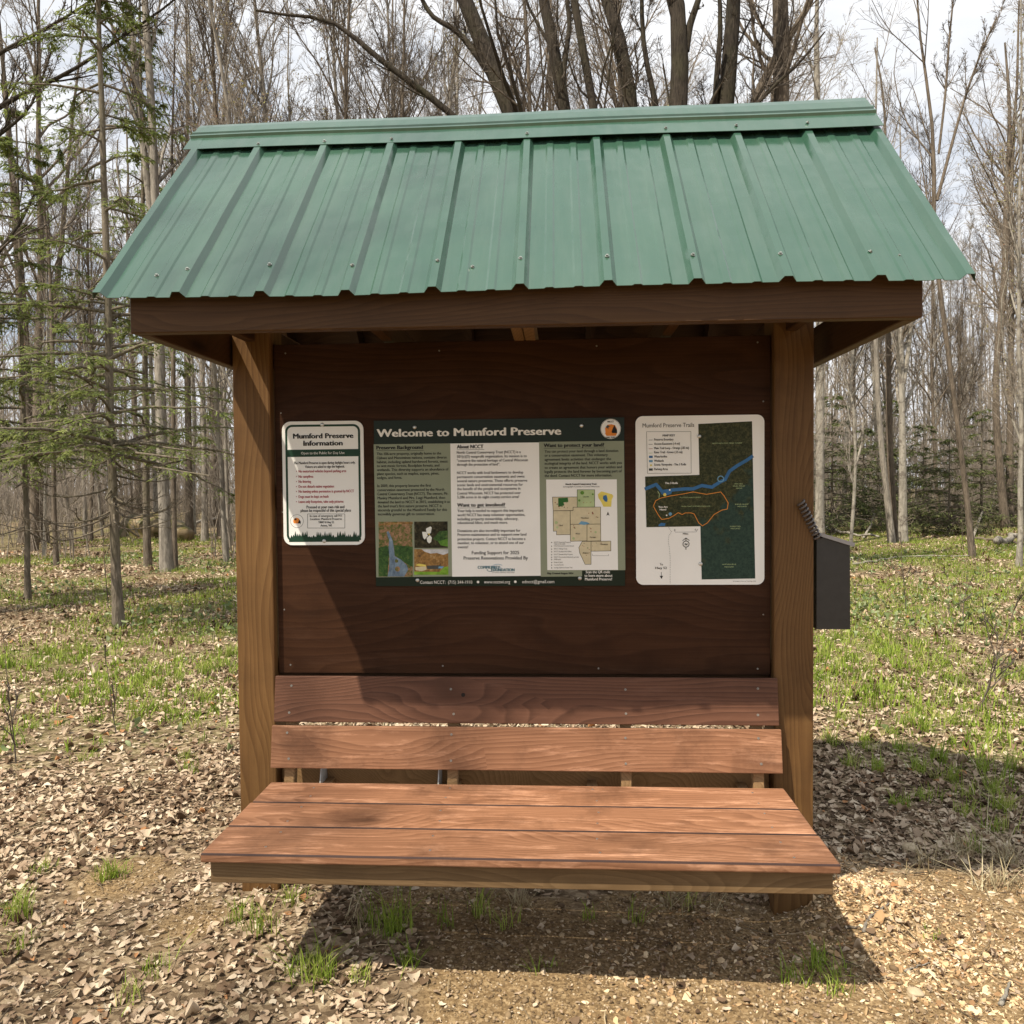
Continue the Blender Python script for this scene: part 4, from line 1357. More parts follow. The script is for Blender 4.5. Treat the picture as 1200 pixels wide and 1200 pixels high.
for y, m in ((390, 'river'), (429, 'lblue'), (505, 'inkgrey')): S.rect(c6(120, y - 10), c6(154, y + 10), M[m], 2)
S.disc(c6(138, 466), 1.2, M['yellow'], 2)
S.build('map_drawing', tra)
J = 'tra'
text(J, 'Mumford Preserve Trails', c6(62, 124), c6(530, 118), M['ink'], 4.8, 0.0)
text(J, 'MAP KEY', c6(245, 205), c6(356, 204), M['ink'], 2.3, 0.03)
for s, xr, y in (('Preserve Boundary', 342, 243), ('Access Easement (.4 mi)', 400, 281), ('Main Trail Loop - Orange (.85 mi)', 482, 320), ('River Trail - Green (.25 mi)', 422, 358), ('Waterbodies', 284, 397), ('Wetlands', 254, 436), ('Scenic Viewpoint - The 3 Rolls', 456, 470), ('Parking Area', 290, 511)):
    text(J, s, c6(167, y), c6(xr, y - 2), M['ink'], 2.6, 0.004)
text(J, 'The 3 Rolls', c6(265, 637), c6(380, 635), M['cream'], 2.2, 0.02, 4)
text(J, 'You Are', c5(205, 194), c5(288, 193), M['cream'], 2.1, 0.02, 4)
text(J, 'Here!', c5(218, 218), c5(275, 217), M['cream'], 2.1, 0.02, 4)
for s, a, b_, y in (('UPLAND FOREST (NORTHERN HARDWOOD)', 412, 675, 185), ('FLOODPLAIN FOREST', 400, 590, 105)): text(J, s, c5(a, y), c5(b_, y), M['gmap'], 1.3, 0.0, 4)
text(J, 'NORTHERN DRY-MESIC FOREST', c6(695, 273), c6(965, 270), M['gmap'], 1.4, 0.0, 4)
for s, a, b_, y in (('OPEN AREA', 893, 970, 640), ('OLD FIELD', 880, 990, 660), ('MEADOW', 910, 965, 680), ('SHRUB SWAMP', 900, 1022, 825), ('WETLAND', 920, 1005, 845)): text(J, s, c6(a, y), c6(b_, y), M['gmap'], 1.4, 0.0, 4)
for s, a, b_, y in (('FORESTED', 855, 950, 368), ('WETLAND', 860, 945, 388), ('NORTHERN SEDGE', 785, 910, 712), ('MEADOW', 805, 890, 735)): text(J, s, c5(a, y), c5(b_, y), M['gmap'], 1.4, 0.0, 4)
text(J, 'To', c5(217, 716), c5(246, 715), M['ink'], 2.6, 0.015)
text(J, 'Hwy 52', c5(178, 750), c5(282, 748), M['ink'], 2.6, 0.015)
text(J, 'Miles', c5(428, 437), c5(476, 436), M['ink'], 2.0, 0.01)
text(J, '0', c5(347, 402), c5(360, 402), M['ink'], 1.9, 0.0)
text(J, '0.1', c5(535, 400), c5(562, 400), M['ink'], 1.9, 0.0)
text(J, 'N', c5(446, 534), c5(466, 534), M['ink'], 2.4, 0.03)
text(J, '© Mumford Preserve Trail Map 2024', c5(880, 866), c5(1090, 862), M['inkgrey'], 1.1, 0.0)
screws(tra, [c6(575, 203), c5(588, 703)])

# turn the writing into meshes: one lettering part per sign and colour
bpy.context.view_layer.update()
dg = bpy.context.evaluated_depsgraph_get()
jobs = {}
CAPH = None
for job, o, xa, xb, zb, cap_h, m, layer, bold in TEXTS:
    me = bpy.data.meshes.new_from_object(o.evaluated_get(dg))
    n = len(me.vertices)
    co = np.empty(n * 3, np.float32)
    me.vertices.foreach_get('co', co)
    co = co.reshape(-1, 3)
    x0_, x1_ = co[:, 0].min(), co[:, 0].max()
    V = np.zeros((n, 3))
    V[:, 0] = xa + (co[:, 0] - x0_) / (x1_ - x0_) * (xb - xa)
    V[:, 1] = SP - 0.0004 * layer - 0.0002
    V[:, 2] = zb + co[:, 1] / 0.70 * cap_h
    fs = [tuple(p.vertices) for p in me.polygons]
    # heavier weights: the same outline struck again a little to the side
    for dx, dz, dy in [(0, 0, 0)] + ([(1, 0, 1), (-1, 0, 2), (0, 0.8, 3)] if bold >= 0.02 else [(0.6, 0, 1), (-0.6, 0, 2)] if bold > 0 else []):
        W_ = V.copy()
        st_ = cap_h * (0.075 if bold >= 0.02 else 0.05)
        W_[:, 0] += dx * st_; W_[:, 2] += dz * st_ * 0.6; W_[:, 1] -= dy * 0.00006
        jobs.setdefault((job, m.name), []).append((W_, fs, m))
    bpy.data.meshes.remove(me)
for _, o, *r in TEXTS:
    cu = o.data
    bpy.data.objects.remove(o)
    bpy.data.curves.remove(cu)
PAR = {'info': info, 'wel': wel, 'tra': tra}
for (job, mn), items in jobs.items():
    VV, FF, k = [], [], 0
    for V, fs, m in items:
        VV.append(V)
        FF += [tuple(i + k for i in f) for f in fs]
        k += len(V)
    me = bpy.data.meshes.new('lettering')
    me.from_pydata(np.concatenate(VV).tolist(), [], FF)
    me.materials.append(items[0][2])
    link('lettering', me, PAR[job])

# ---- log box on the right post, with its coiled cord
M['boxgrey'] = plain('box_charcoal', (0.024, 0.023, 0.022), 0.45, 0.0, 0.15, 40)
M['lidgrey'] = plain('box_lid_grey', (0.30, 0.29, 0.295), 0.4, 0.1, 0.1, 40)
lb = empty('log_box', (1.052, 0.0, 1.01))
tag(lb, 'charcoal metal log box with sloping grey lid on the right post', 'box')
b = MB()
xa, xb_ = 0.012, 0.132
prof_ = [(xa, 0.0), (xb_ - 0.002, 0.0), (xb_ - 0.004, 0.30), (xa, 0.335)]
b.prism([(x, -0.01, z) for x, z in prof_], (0, 0.14, 0))
b.build('body', M['boxgrey'], lb)
b = MB()
b.prism([(x, -0.018, z) for x, z in [(xa - 0.006, 0.3385), (xb_ + 0.008, 0.296), (xb_ + 0.012, 0.309), (xa - 0.006, 0.3515)]], (0, 0.156, 0))
b.build('lid', M['lidgrey'], lb)
b = MB()
b.cyl((xa - 0.004, -0.016, 0.3455), (0, 1, 0), 0.005, 0.152, 10)
b.build('hinge', M['lidgrey'], lb)
for zz in (0.035, 0.275):
    for xx in (xa + 0.012, xb_ - 0.014):
        b = MB()
        b.cyl((xx, -0.0100, zz), (0, -1, 0), 0.003, 0.0012, 10)
        b.build('rivet', M['boxgrey'], lb)
p0, p1 = np.array(spot(938, 588, PF - 0.016)), np.array(spot(959, 632, -0.03))
turns, npt = 10, 10 * 18
ax = (p1 - p0) / np.linalg.norm(p1 - p0)
e1 = np.cross(ax, [0, 1, 0]); e1 /= np.linalg.norm(e1)
e2 = np.cross(ax, e1)
tt = np.linspace(0, 1, npt)
PC = p0 + tt[:, None] * (p1 - p0) + 0.0125 * (np.cos(tt * turns * 2 * np.pi)[:, None] * e1 + np.sin(tt * turns * 2 * np.pi)[:, None] * e2)


# ------------------------------------------------------------------ trees
def tube(P, R, S):
    """P (n,k,3) polylines, R (n,k) radii -> verts, quads"""
    P = np.asarray(P, float); R = np.asarray(R, float)
    n, k, _ = P.shape
    T = np.gradient(P, axis=1)
    T /= np.linalg.norm(T, axis=2, keepdims=True) + 1e-12
    mean = np.abs(T).mean(axis=1)
    ref = np.zeros((n, 3))
    ref[np.arange(n), np.argmin(mean, axis=1)] = 1
    A = np.cross(T, ref[:, None, :])
    A /= np.linalg.norm(A, axis=2, keepdims=True) + 1e-12
    B = np.cross(T, A)
    th = np.arange(S) * 2 * np.pi / S
    V = P[:, :, None, :] + R[:, :, None, None] * (np.cos(th)[None, None, :, None] * A[:, :, None, :] + np.sin(th)[None, None, :, None] * B[:, :, None, :])
    idx = np.arange(n * k * S).reshape(n, k, S)
    a = idx[:, :-1, :]; b_ = np.roll(a, -1, axis=2); d = idx[:, 1:, :]; c = np.roll(d, -1, axis=2)
    Fq = np.stack([a, b_, c, d], -1).reshape(-1, 4)
    return V.reshape(-1, 3), Fq


def merge(lst):
    V, Fq, k = [], [], 0
    for v, f in lst:
        V.append(v); Fq.append(f + k); k += len(v)
    return np.concatenate(V), np.concatenate(Fq)


def unit(v): return v / (np.linalg.norm(v, axis=-1, keepdims=True) + 1e-12)


def grow(P, R, per, t0, t1, length, ang, up, k2, wobble, rr=0.6, rtip=0.3, taper_len=0.55, rmin=0.0031, bias=None):
    """children of every polyline of P"""
    n, k, _ = P.shape
    m = n * per
    pi = np.repeat(np.arange(n), per)
    t = rng.uniform(t0, t1, m)
    fi = t * (k - 1)
    i0 = np.minimum(fi.astype(int), k - 2)
    fr = (fi - i0)[:, None]
    st = P[pi, i0] * (1 - fr) + P[pi, i0 + 1] * fr
    r0 = R[pi, i0] * (1 - fr[:, 0]) + R[pi, i0 + 1] * fr[:, 0]
    T = unit(P[pi, i0 + 1] - P[pi, i0])
    v = rng.normal(0, 1, (m, 3))
    if bias is not None: v += bias
    pp = unit(v - (v * T).sum(1, keepdims=True) * T)
    a = np.clip(rng.normal(ang, ang * 0.28, m), 0.15, 1.9)[:, None]
    d = unit(T * np.cos(a) + pp * np.sin(a))
    plen = np.linalg.norm(np.diff(P, axis=1), axis=2).sum(1)[pi]
    Lc = length * (plen if length < 1.0 or True else 1) * (1 - taper_len * t) * rng.uniform(0.55, 1.25, m)
    Q = np.zeros((m, k2, 3)); Q[:, 0] = st
    for j in range(1, k2):
        d = unit(d + rng.normal(0, wobble, (m, 3)) + np.array([0, 0, up]))
        Q[:, j] = Q[:, j - 1] + d * (Lc / (k2 - 1))[:, None]
    rb = np.minimum(r0 * rr, Lc * 0.022 + 0.002)
    RR = rb[:, None] * (1 - (1 - rtip) * np.linspace(0, 1, k2)[None, :])
    return Q, np.maximum(RR, rmin)


BK = {
    'grey': bark('bark_grey', (0.09, 0.079, 0.066), (0.34, 0.305, 0.26)),
    'brown': bark('bark_brown', (0.05, 0.04, 0.031), (0.20, 0.162, 0.125), 1.4),
    'maple': bark('bark_maple', (0.011, 0.009, 0.0075), (0.064, 0.052, 0.041), 1.7, 0.12),
    'pale': bark('bark_pale', (0.16, 0.145, 0.12), (0.38, 0.35, 0.30), 0.8, 0.0, (0.12, 0.10, 0.085)),
    'twig': bark('bark_twig', (0.05, 0.041, 0.034), (0.15, 0.125, 0.102)),
    'twig2': bark('bark_twig_red', (0.165, 0.138, 0.113), (0.37, 0.32, 0.268)),
    'hemlock': bark('bark_hemlock', (0.06, 0.048, 0.037), (0.22, 0.185, 0.145), 1.6, 0.25),
}
M['bud'] = tinted('spring_buds', [(0.0, (0.30, 0.29, 0.10)), (0.5, (0.36, 0.33, 0.16)), (1.0, (0.30, 0.15, 0.09))], 0.6, 0.3)


def add_buds(tips, n, size):
    """little opening leaves near twig ends"""
    i = rng.integers(0, len(tips), n)
    p = tips[i] + rng.normal(0, 0.03, (n, 3))
    q = np.array([(-.5, 0, 0), (0, -.3, 0.1), (.5, 0, 0), (0, .3, 0.1)])
    V = np.einsum('nij,kj->nki', rot_zyx(n, 1.0), q) * (size * rng.uniform(0.6, 1.4, n))[:, None, None] + p[:, None, :]
    return V.reshape(-1, 3), np.arange(n * 4).reshape(-1, 4)


def wood_mesh(trunks, RT, bk, tw, lv, buds=0, sides=9):
    """limbs and twigs on given trunk polylines -> (trunk mesh, crown mesh)
    lv: list of grow() keyword dicts"""
    big, small = [tube(trunks, RT, sides)], []
    P, R = trunks, RT
    for li, kw in enumerate(lv):
        P, R = grow(P, R, **kw)
        (big if li == 0 else small).append(tube(P, R, 6 if li == 0 else 3))
    tv, tf = merge(big)
    t = np_mesh('trunk', tv, tf, bk)
    cv, cf = merge(small)
    if buds:
        bv, bf = add_buds(P[:, -1], buds, 0.045)
        nb = len(cf)
        ten = np.concatenate([np.zeros(len(cv)), np.repeat(rng.uniform(0, 1, buds), 4)])
        V, Fq = merge([(cv, cf), (bv, bf)])
        c = np_mesh('crown', V, Fq, [tw, M['bud']], np.concatenate([np.zeros(nb), np.ones(buds)]), tint=ten)
    else:
        c = np_mesh('crown', cv, cf, tw)
    return t, c


def trunk_line(h, r, k=12, bend=0.03, lean=(0, 0), fork=None):
    z = np.linspace(-0.15, h, k)
    x = np.cumsum(rng.normal(0, bend, k)) * h / k + lean[0] * z
    y = np.cumsum(rng.normal(0, bend, k)) * h / k + lean[1] * z
    x -= x[0]; y -= y[0]
    rad = r * (1 - 0.8 * np.linspace(0, 1, k) ** 1.1)
    rad[0] *= 1.35; rad[1] *= 1.02
    return np.stack([x, y, z], 1)[None], rad[None]


def tall(h, r, bk, tw, n1=16, t0=0.35, buds=0, ang=0.75, up=0.12, bend=0.03, n2=9, n3=7, n4=4, l1=0.36):
    P, R = trunk_line(h, r, 14, bend)
    return wood_mesh(P, R, bk, tw, [
        dict(per=n1, t0=t0, t1=0.98, length=l1, ang=ang, up=up, k2=7, wobble=0.12, rr=0.55),
        dict(per=n2, t0=0.15, t1=0.98, length=0.50, ang=0.6, up=0.09, k2=5, wobble=0.14),
        dict(per=n3, t0=0.1, t1=0.98, length=0.52, ang=0.65, up=0.07, k2=4, wobble=0.16, rmin=0.0031),
        dict(per=n4, t0=0.1, t1=0.97, length=0.58, ang=0.6, up=0.05, k2=3, wobble=0.18, rmin=0.0031)], buds)


def plant(name, meshes, loc, rz=0.0, s=1.0, label=None, cat='tree', group=None, tilt=(0, 0)):
    e = empty(name, loc, rz)
    e.rotation_euler = (tilt[0], tilt[1], rz)
    e.scale = (s, s, s)
    link('trunk', meshes[0], e)
    if len(meshes) > 1 and meshes[1] is not None: link('crown', meshes[1], e)
    return tag(e, label, cat, group)


def hero(px, Y, bk, tw, lv, extra=None, buds=0, name='tree', label=None, group=None, foot=True, top=3.5, wmul=1.0, cat='tree', depth=None):
    """a tree whose trunk runs through the given photo points (u, v, width px), standing in the plane y = Y"""
    def line(px, ext_top, ext_foot, YY):
        pts = [spot(u, v, YY) for u, v, w in px]
        sc_ = (YY - CAM[1]) / FPX
        rad = [w * sc_ / 2 * wmul for u, v, w in px]
        if ext_top:
            d = pts[0] - pts[1]; d = d / np.linalg.norm(d)
            for kk in range(1, 4):
                pts.insert(0, pts[0] + d * ext_top / 3 + rng.normal(0, 0.10, 3)); rad.insert(0, rad[0] * 0.68)
        if ext_foot:
            zg = float(gz(pts[-1][0], pts[-1][1]))
            if pts[-1][2] > zg + 0.1:
                f = pts[-1].copy(); f[2] = zg - 0.1
                d = pts[-1] - pts[-2]
                f[0] += d[0] / max(1e-6, abs(d[2])) * (pts[-1][2] - zg) * 0.6
                mid = (pts[-1] + f) / 2
                pts += [mid, f]; rad += [rad[-1] * 1.05, rad[-1] * 1.3]
            else:
                pts[-1][2] = min(pts[-1][2], zg - 0.08); rad[-1] *= 1.2
        pts = np.array(pts[::-1]); rad = np.array(rad[::-1])
        # resample
        s_ = np.concatenate([[0], np.cumsum(np.linalg.norm(np.diff(pts, axis=0), axis=1))])
        q = np.linspace(0, s_[-1], 16)
        P = np.stack([np.interp(q, s_, pts[:, i]) for i in range(3)], 1)
        P[1:-1] = 0.25 * P[:-2] + 0.5 * P[1:-1] + 0.25 * P[2:]
        return P, np.interp(q, s_, rad)
    P, R = line(px, top, foot, Y)
    base = P[0].copy()
    Ps, Rs = [P], [R]
    for e in (extra or []):
        YY = Y
        if isinstance(e[0], (int, float)): YY, e = e[0], e[1]
        p, r = line(e, 0, False, YY)
        Ps.append(p); Rs.append(r)
    Ps, Rs = np.array(Ps) - base, np.array(Rs)
    meshes = wood_mesh(Ps, Rs, bk, tw, lv, buds, 10)
    return plant(name, meshes, base, 0, 1, label, cat, group)


LV_MAPLE = [dict(per=6, t0=0.35, t1=0.97, length=0.26, ang=0.6, up=0.14, k2=7, wobble=0.13, rr=0.30),
            dict(per=8, t0=0.15, t1=0.98, length=0.50, ang=0.65, up=0.09, k2=5, wobble=0.15),
            dict(per=7, t0=0.1, t1=0.98, length=0.52, ang=0.7, up=0.06, k2=4, wobble=0.17),
            dict(per=3, t0=0.1, t1=0.97, length=0.55, ang=0.65, up=0.04, k2=3, wobble=0.18)]
LV_THIN = [dict(per=13, t0=0.3, t1=0.98, length=0.28, ang=0.55, up=0.16, k2=6, wobble=0.10, rr=0.5),
           dict(per=7, t0=0.15, t1=0.98, length=0.5, ang=0.6, up=0.1, k2=4, wobble=0.14),
           dict(per=6, t0=0.1, t1=0.98, length=0.52, ang=0.65, up=0.06, k2=3, wobble=0.16)]

# the maple clump behind the roof
YM = 9.5
hero([(535, -25, 18), (548, 5, 20), (572, 70, 22), (598, 130, 22), (640, 230, 25), (700, 400, 28), (742, 620, 33)], YM, BK['maple'], BK['twig'], LV_MAPLE,
     [[(300, 12, 3), (350, 22, 4), (388, 15, 5), (425, 55, 7), (490, 103, 8.5), (530, 133, 9), (610, 215, 10), (665, 320, 11)],
      [(490, -10, 5), (505, 20, 6), (535, 35, 7), (556, 60, 9), (580, 95, 10), (594, 126, 11)]], name='maple_tree', label='large dark bare trunk leaning far left above the middle of the green roof', group='large dark trunks rising behind the roof', wmul=0.9)
hero([(632, -30, 12), (640, 10, 14), (650, 60, 15), (661, 125, 16), (690, 300, 18), (742, 610, 22)], YM + 1.2, BK['maple'], BK['twig'], LV_MAPLE,
     [[(662, -20, 5), (668, 30, 6), (662, 70, 7), (658, 110, 8)]], name='maple_tree', label='dark bare trunk just right of the leaning one above the roof', group='large dark trunks rising behind the roof', wmul=0.9)
hero([(668, -30, 9), (676, 20, 10), (682, 60, 10), (697, 125, 11), (720, 300, 14), (765, 615, 18)], YM + 0.4, BK['maple'], BK['twig'], LV_MAPLE, None, name='maple_tree',
     label='thinnest of the dark trunks rising behind the middle of the roof', group='large dark trunks rising behind the roof', wmul=0.9)
hero([(702, -30, 14), (716, 15, 16), (733, 55, 17), (738, 90, 18), (740, 125, 18), (752, 300, 20), (790, 620, 26)], YM + 0.8, BK['maple'], BK['twig'], LV_MAPLE,
     [[(752, -10, 5), (752, 40, 6), (760, 90, 7), (772, 130, 8), (772, 260, 10), (770, 420, 12)]], name='maple_tree', label='dark trunk with a kink where it bends left above the ridge', group='large dark trunks rising behind the roof', wmul=0.9)
hero([(790, -30, 17), (800, 10, 19), (802, 45, 21), (796, 90, 23), (792, 125, 23), (796, 300, 25), (808, 625, 32)], YM, BK['maple'], BK['twig'], LV_MAPLE,
     [[(825, -20, 6), (815, 10, 8), (808, 30, 9), (804, 60, 9)], [(778, -30, 9), (786, 0, 11), (796, 40, 12), (798, 70, 12)]], name='maple_tree', label='thickest rough barked trunk that forks near the top of the photo', group='large dark trunks rising behind the roof', wmul=0.9)
hero([(862, -30, 16), (860, 10, 18), (858, 60, 19), (850, 120, 21), (835, 300, 23), (825, 625, 30)], YM + 0.5, BK['maple'], BK['twig'], LV_MAPLE,
     [[(842, -20, 5), (846, 30, 6), (840, 80, 7), (838, 125, 8), (833, 260, 10), (829, 420, 12)]], name='maple_tree', label='dark straight trunk between the forked one and the mossy one above the roof', group='large dark trunks rising behind the roof', wmul=0.9)
hero([(912, -30, 19), (914, 20, 20), (918, 60, 20), (916, 115, 20), (905, 300, 22), (880, 625, 28)], YM + 1.5, BK['brown'], BK['twig'], LV_MAPLE,
     [[(960, -20, 5), (945, 20, 7), (925, 40, 9), (905, 75, 11), (885, 112, 13), (868, 190, 14), (872, 330, 15), (884, 480, 16)]], name='maple_tree', label='brown lichen speckled trunk with a slanting limb, rightmost behind the ridge', group='large dark trunks rising behind the roof', wmul=0.9)

# named trunks left and right
hero([(22, 300, 10), (28, 400, 12), (33, 500, 14), (33, 560, 14), (31, 626, 16)], 20.5, BK['brown'], BK['twig'], LV_MAPLE, None, name='bare_tree', top=8, label='thick dark trunk at far left, left one of a close pair')
hero([(66, 340, 7), (58, 420, 9), (46, 520, 11), (46, 580, 11), (50, 627, 13)], 21.0, BK['brown'], BK['twig'], LV_MAPLE, None, name='bare_tree', top=8, label='thick dark trunk at far left, right one of a close pair')
hero([(168, -10, 8), (178, 120, 9), (184, 300, 10), (187, 420, 12), (190, 540, 13), (195, 652, 14)], 12.3, BK['grey'], BK['twig'], LV_THIN,
     [[(150, -10, 5), (158, 80, 7), (170, 190, 8), (182, 300, 8)]], name='bare_tree', top=4, label='grey sunlit trunk in front of the mossy boulder', buds=300)
hero([(205, 300, 4), (203, 420, 5), (203, 560, 5.5), (205, 648, 6)], 12.8, BK['brown'], BK['twig'], LV_THIN, None, name='bare_tree', top=6, label='thin dark trunk touching the grey one before the boulder')
hero([(218, 240, 6), (219, 400, 7), (221, 520, 8), (222, 622, 9)], 22, BK['brown'], BK['twig'], LV_THIN, None, name='bare_tree', top=6, label='straight brown trunk just right of the mossy boulder')
hero([(236, 380, 5), (238, 480, 6), (240, 560, 7), (240, 628, 8)], 21, BK['grey'], BK['twig2'], LV_THIN, None, name='bare_tree', top=6, label='pale grey trunk standing left of the left post')
hero([(262, 420, 3.5), (264, 500, 4), (266, 580, 4.5), (268, 638, 5)], 18, BK['grey'], BK['twig2'], LV_THIN, None, name='bare_tree', top=6, label='slim grey trunk closest to the left post')
hero([(62, 420, 5), (63, 500, 5), (63, 600, 5.5), (66, 655, 6)], 13.5, BK['brown'], BK['twig'], LV_THIN, None, name='bare_tree', top=6, label='slim brown trunk between the dark pair and the young hemlock')
hero([(958, 100, 9), (960, 300, 10), (961, 450, 12), (961, 560, 12), (960, 632, 14)], 19, BK['pale'], BK['twig2'], LV_MAPLE, None, name='bare_tree', top=5, label='pale grey trunk just behind the charcoal box on the right post', wmul=0.78)
hero([(1024, 280, 6), (1026, 400, 7), (1030, 500, 8), (1038, 570, 9), (1045, 628, 10)], 19.5, BK['grey'], BK['twig2'], LV_THIN, None, name='bare_tree', top=5, label='grey leaning trunk, left one of three close together on the right', wmul=0.78)
hero([(1040, 250, 7), (1041, 400, 8), (1042, 520, 9), (1048, 628, 11)], 20.2, BK['brown'], BK['twig2'], LV_THIN, None, name='bare_tree', top=5, label='brown trunk, middle one of three close together on the right', wmul=0.78)
hero([(1052, 300, 5), (1056, 400, 7), (1057, 470, 9), (1058, 560, 11), (1058, 628, 13)], 19.8, BK['pale'], BK['twig2'], LV_THIN,
     [[(1072, 320, 5), (1066, 400, 6), (1059, 450, 7)]], name='bare_tree', top=4, label='pale blotched forking trunk, right one of three close together', wmul=0.78)
hero([(1072, 0, 3.5), (1080, 60, 5), (1092, 130, 6), (1097, 190, 8), (1092, 250, 8), (1100, 330, 9), (1112, 420, 9), (1125, 520, 10), (1138, 625, 12)], 14.0, BK['brown'], BK['twig'], LV_THIN,
     [[(1168, 20, 3), (1150, 60, 4), (1132, 110, 5), (1115, 170, 6), (1098, 235, 7)], [(1118, -10, 3), (1112, 50, 4), (1108, 110, 4.5), (1100, 180, 5)]], name='bare_tree', top=2, label='dark slender tree forking into a tall Y beside the right roof corner', wmul=0.56)
hero([(1180, 200, 6), (1178, 330, 7), (1165, 450, 7), (1172, 560, 8), (1180, 632, 9)], 24, BK['brown'], BK['twig'], LV_MAPLE, None, name='bare_tree', top=4, label='dark crooked tree near the right edge of the photo', buds=900)
hero([(1000, 470, 3), (1003, 540, 3.6), (1000, 600, 4), (997, 632, 4)], 18, BK['pale'], BK['twig2'], LV_THIN, [[(1012, 490, 2), (1010, 520, 2.5), (1003, 545, 3)]], name='bare_sapling', top=1.5, label='thin pale forked sapling between box and trunk trio', cat='sapling')
# limbs reaching in from a tree beyond the left edge
hero([(-110, -60, 14), (-104, 150, 16), (-100, 400, 20), (-96, 640, 24)], 6.5, BK['maple'], BK['twig'], LV_THIN,
     [[(120, -10, 1.8), (105, 2, 2.4), (70, 25, 3.2), (40, 40, 3.6), (0, 62, 4.6), (-100, 130, 7)],
      [(210, -5, 2), (190, 12, 2.4), (140, 45, 3.2), (90, 80, 4), (55, 98, 4.8), (25, 110, 5), (0, 126, 6), (-100, 180, 9)],
      [(60, 60, 1.6), (50, 90, 2.2), (35, 130, 3), (0, 158, 3.6), (-100, 230, 5)]], name='bare_tree', top=2, label='tree beyond the left edge whose dark limbs cross the upper left sky')

M['litter_twig'] = tinted('broken_twig', [(0.0, (0.06, 0.045, 0.032)), (0.5, (0.20, 0.155, 0.10)), (1.0, (0.44, 0.35, 0.22))], 0.8)
tv_, tf_ = tube(TWIGS[0], TWIGS[1], 4)
tag(link('twig_litter', np_mesh('twig_litter', tv_, tf_, M['litter_twig'], tint=np.repeat(rng.uniform(0, 1, len(TWIGS[0])), 12))), 'small broken twigs scattered through the leaf litter and dirt', 'twigs', kind='stuff')

# ---- prototypes for the woods behind
random.seed(21)
PROTO = [
    tall(17, 0.105, BK['grey'], BK['twig2'], 20, 0.26, 0, 0.5, 0.15),
    tall(15, 0.075, BK['brown'], BK['twig'], 20, 0.20, 0, 0.55, 0.16),
    tall(18, 0.13, BK['brown'], BK['twig2'], 18, 0.33, 0, 0.7, 0.12),
    tall(14, 0.06, BK['grey'], BK['twig2'], 22, 0.14, 900, 0.45, 0.18, 0.04, 8, 6, 3, 0.27),
    tall(16, 0.09, BK['pale'], BK['twig2'], 18, 0.28, 900, 0.55, 0.15),
]
SAP = [tall(8.5, 0.038, BK['grey'], BK['twig2'], 18, 0.12, 350, 0.42, 0.2, 0.05, 7, 5, 3, 0.32),
       tall(7.0, 0.032, BK['brown'], BK['twig'], 16, 0.10, 0, 0.5, 0.18, 0.06, 7, 5, 3, 0.36),
       tall(9.5, 0.045, BK['pale'], BK['twig2'], 17, 0.2, 250, 0.4, 0.2, 0.04, 7, 5, 3, 0.28)]
KINDS = [('grey', 'tall straight bare grey tree in the woods beyond the clearing'), ('slim', 'slim brown bare tree in the woods beyond the clearing'), ('stout', 'stout brown high branched tree in the woods beyond the clearing'),
         ('fine', 'fine twigged grey tree with opening buds in the woods beyond'), ('pale', 'pale barked budding tree in the woods beyond the clearing')]
SKINDS = ['slender grey sapling with upswept twigs among the trees behind', 'thin brown sapling spreading low among the trees behind', 'pale upright sapling with first buds among the trees behind']
placed = []


def free(x, y, r):
    for a, b_, c in placed:
        if (a - x) ** 2 + (b_ - y) ** 2 < (r + c) ** 2: return False
    placed.append((x, y, r))
    return True


cnt = 0
for k in range(2000):
    if cnt >= 62: break
    Y = random.uniform(16.5, 37)
    u = random.uniform(-140, 1340)
    p = spot(u, 600, Y)
    if not free(p[0], p[1], 0.75): continue
    if 950 < u < 1175 and Y < 29: continue
    if 150 < u < 275 and Y < 22: continue
    i = random.randrange(5)
    plant('bare_tree', PROTO[i], (p[0], p[1], float(gz(p[0], p[1])) - 0.05), random.uniform(0, 6.28), random.uniform(0.75, 1.15), KINDS[i][1], 'tree', 'bare trees in the woods, ' + KINDS[i][0] + ' kind',
          (random.gauss(0, 0.02), random.gauss(0, 0.03)))
    cnt += 1
for k, (u, Y, i, s_) in enumerate(((292, 13, 1, 0.95), (322, 11.5, 3, 1.0), (352, 14, 0, 0.85), (381, 12, 1, 0.9), (418, 13.5, 3, 1.05), (452, 12.5, 1, 0.85), (486, 15, 0, 0.8), (520, 13, 3, 0.95), (265, 15, 3, 1.0))):
    p = spot(u, 600, Y)
    placed.append((p[0], p[1], 0.4))
    plant('bare_tree', PROTO[i], (p[0], p[1], float(gz(p[0], p[1])) - 0.05), k * 1.7, s_, KINDS[i][1], 'tree', 'bare trees in the woods, ' + KINDS[i][0] + ' kind', (random.gauss(0, 0.03), random.gauss(0, 0.04)))
cnt = 0
for k in range(400):                          # the thicker wood on the right
    if cnt >= 16: break
    Y = random.uniform(25, 36)
    p = spot(random.uniform(985, 1290), 600, Y)
    if not free(p[0], p[1], 0.6): continue
    i = (3, 4, 1)[cnt % 3]
    plant('bare_tree', PROTO[i], (p[0], p[1], float(gz(p[0], p[1])) - 0.05), random.uniform(0, 6.28), random.uniform(0.7, 1.0), KINDS[i][1], 'tree', 'bare trees in the woods, ' + KINDS[i][0] + ' kind',
          (random.gauss(0, 0.03), random.gauss(0, 0.05)))
    cnt += 1
cnt = 0
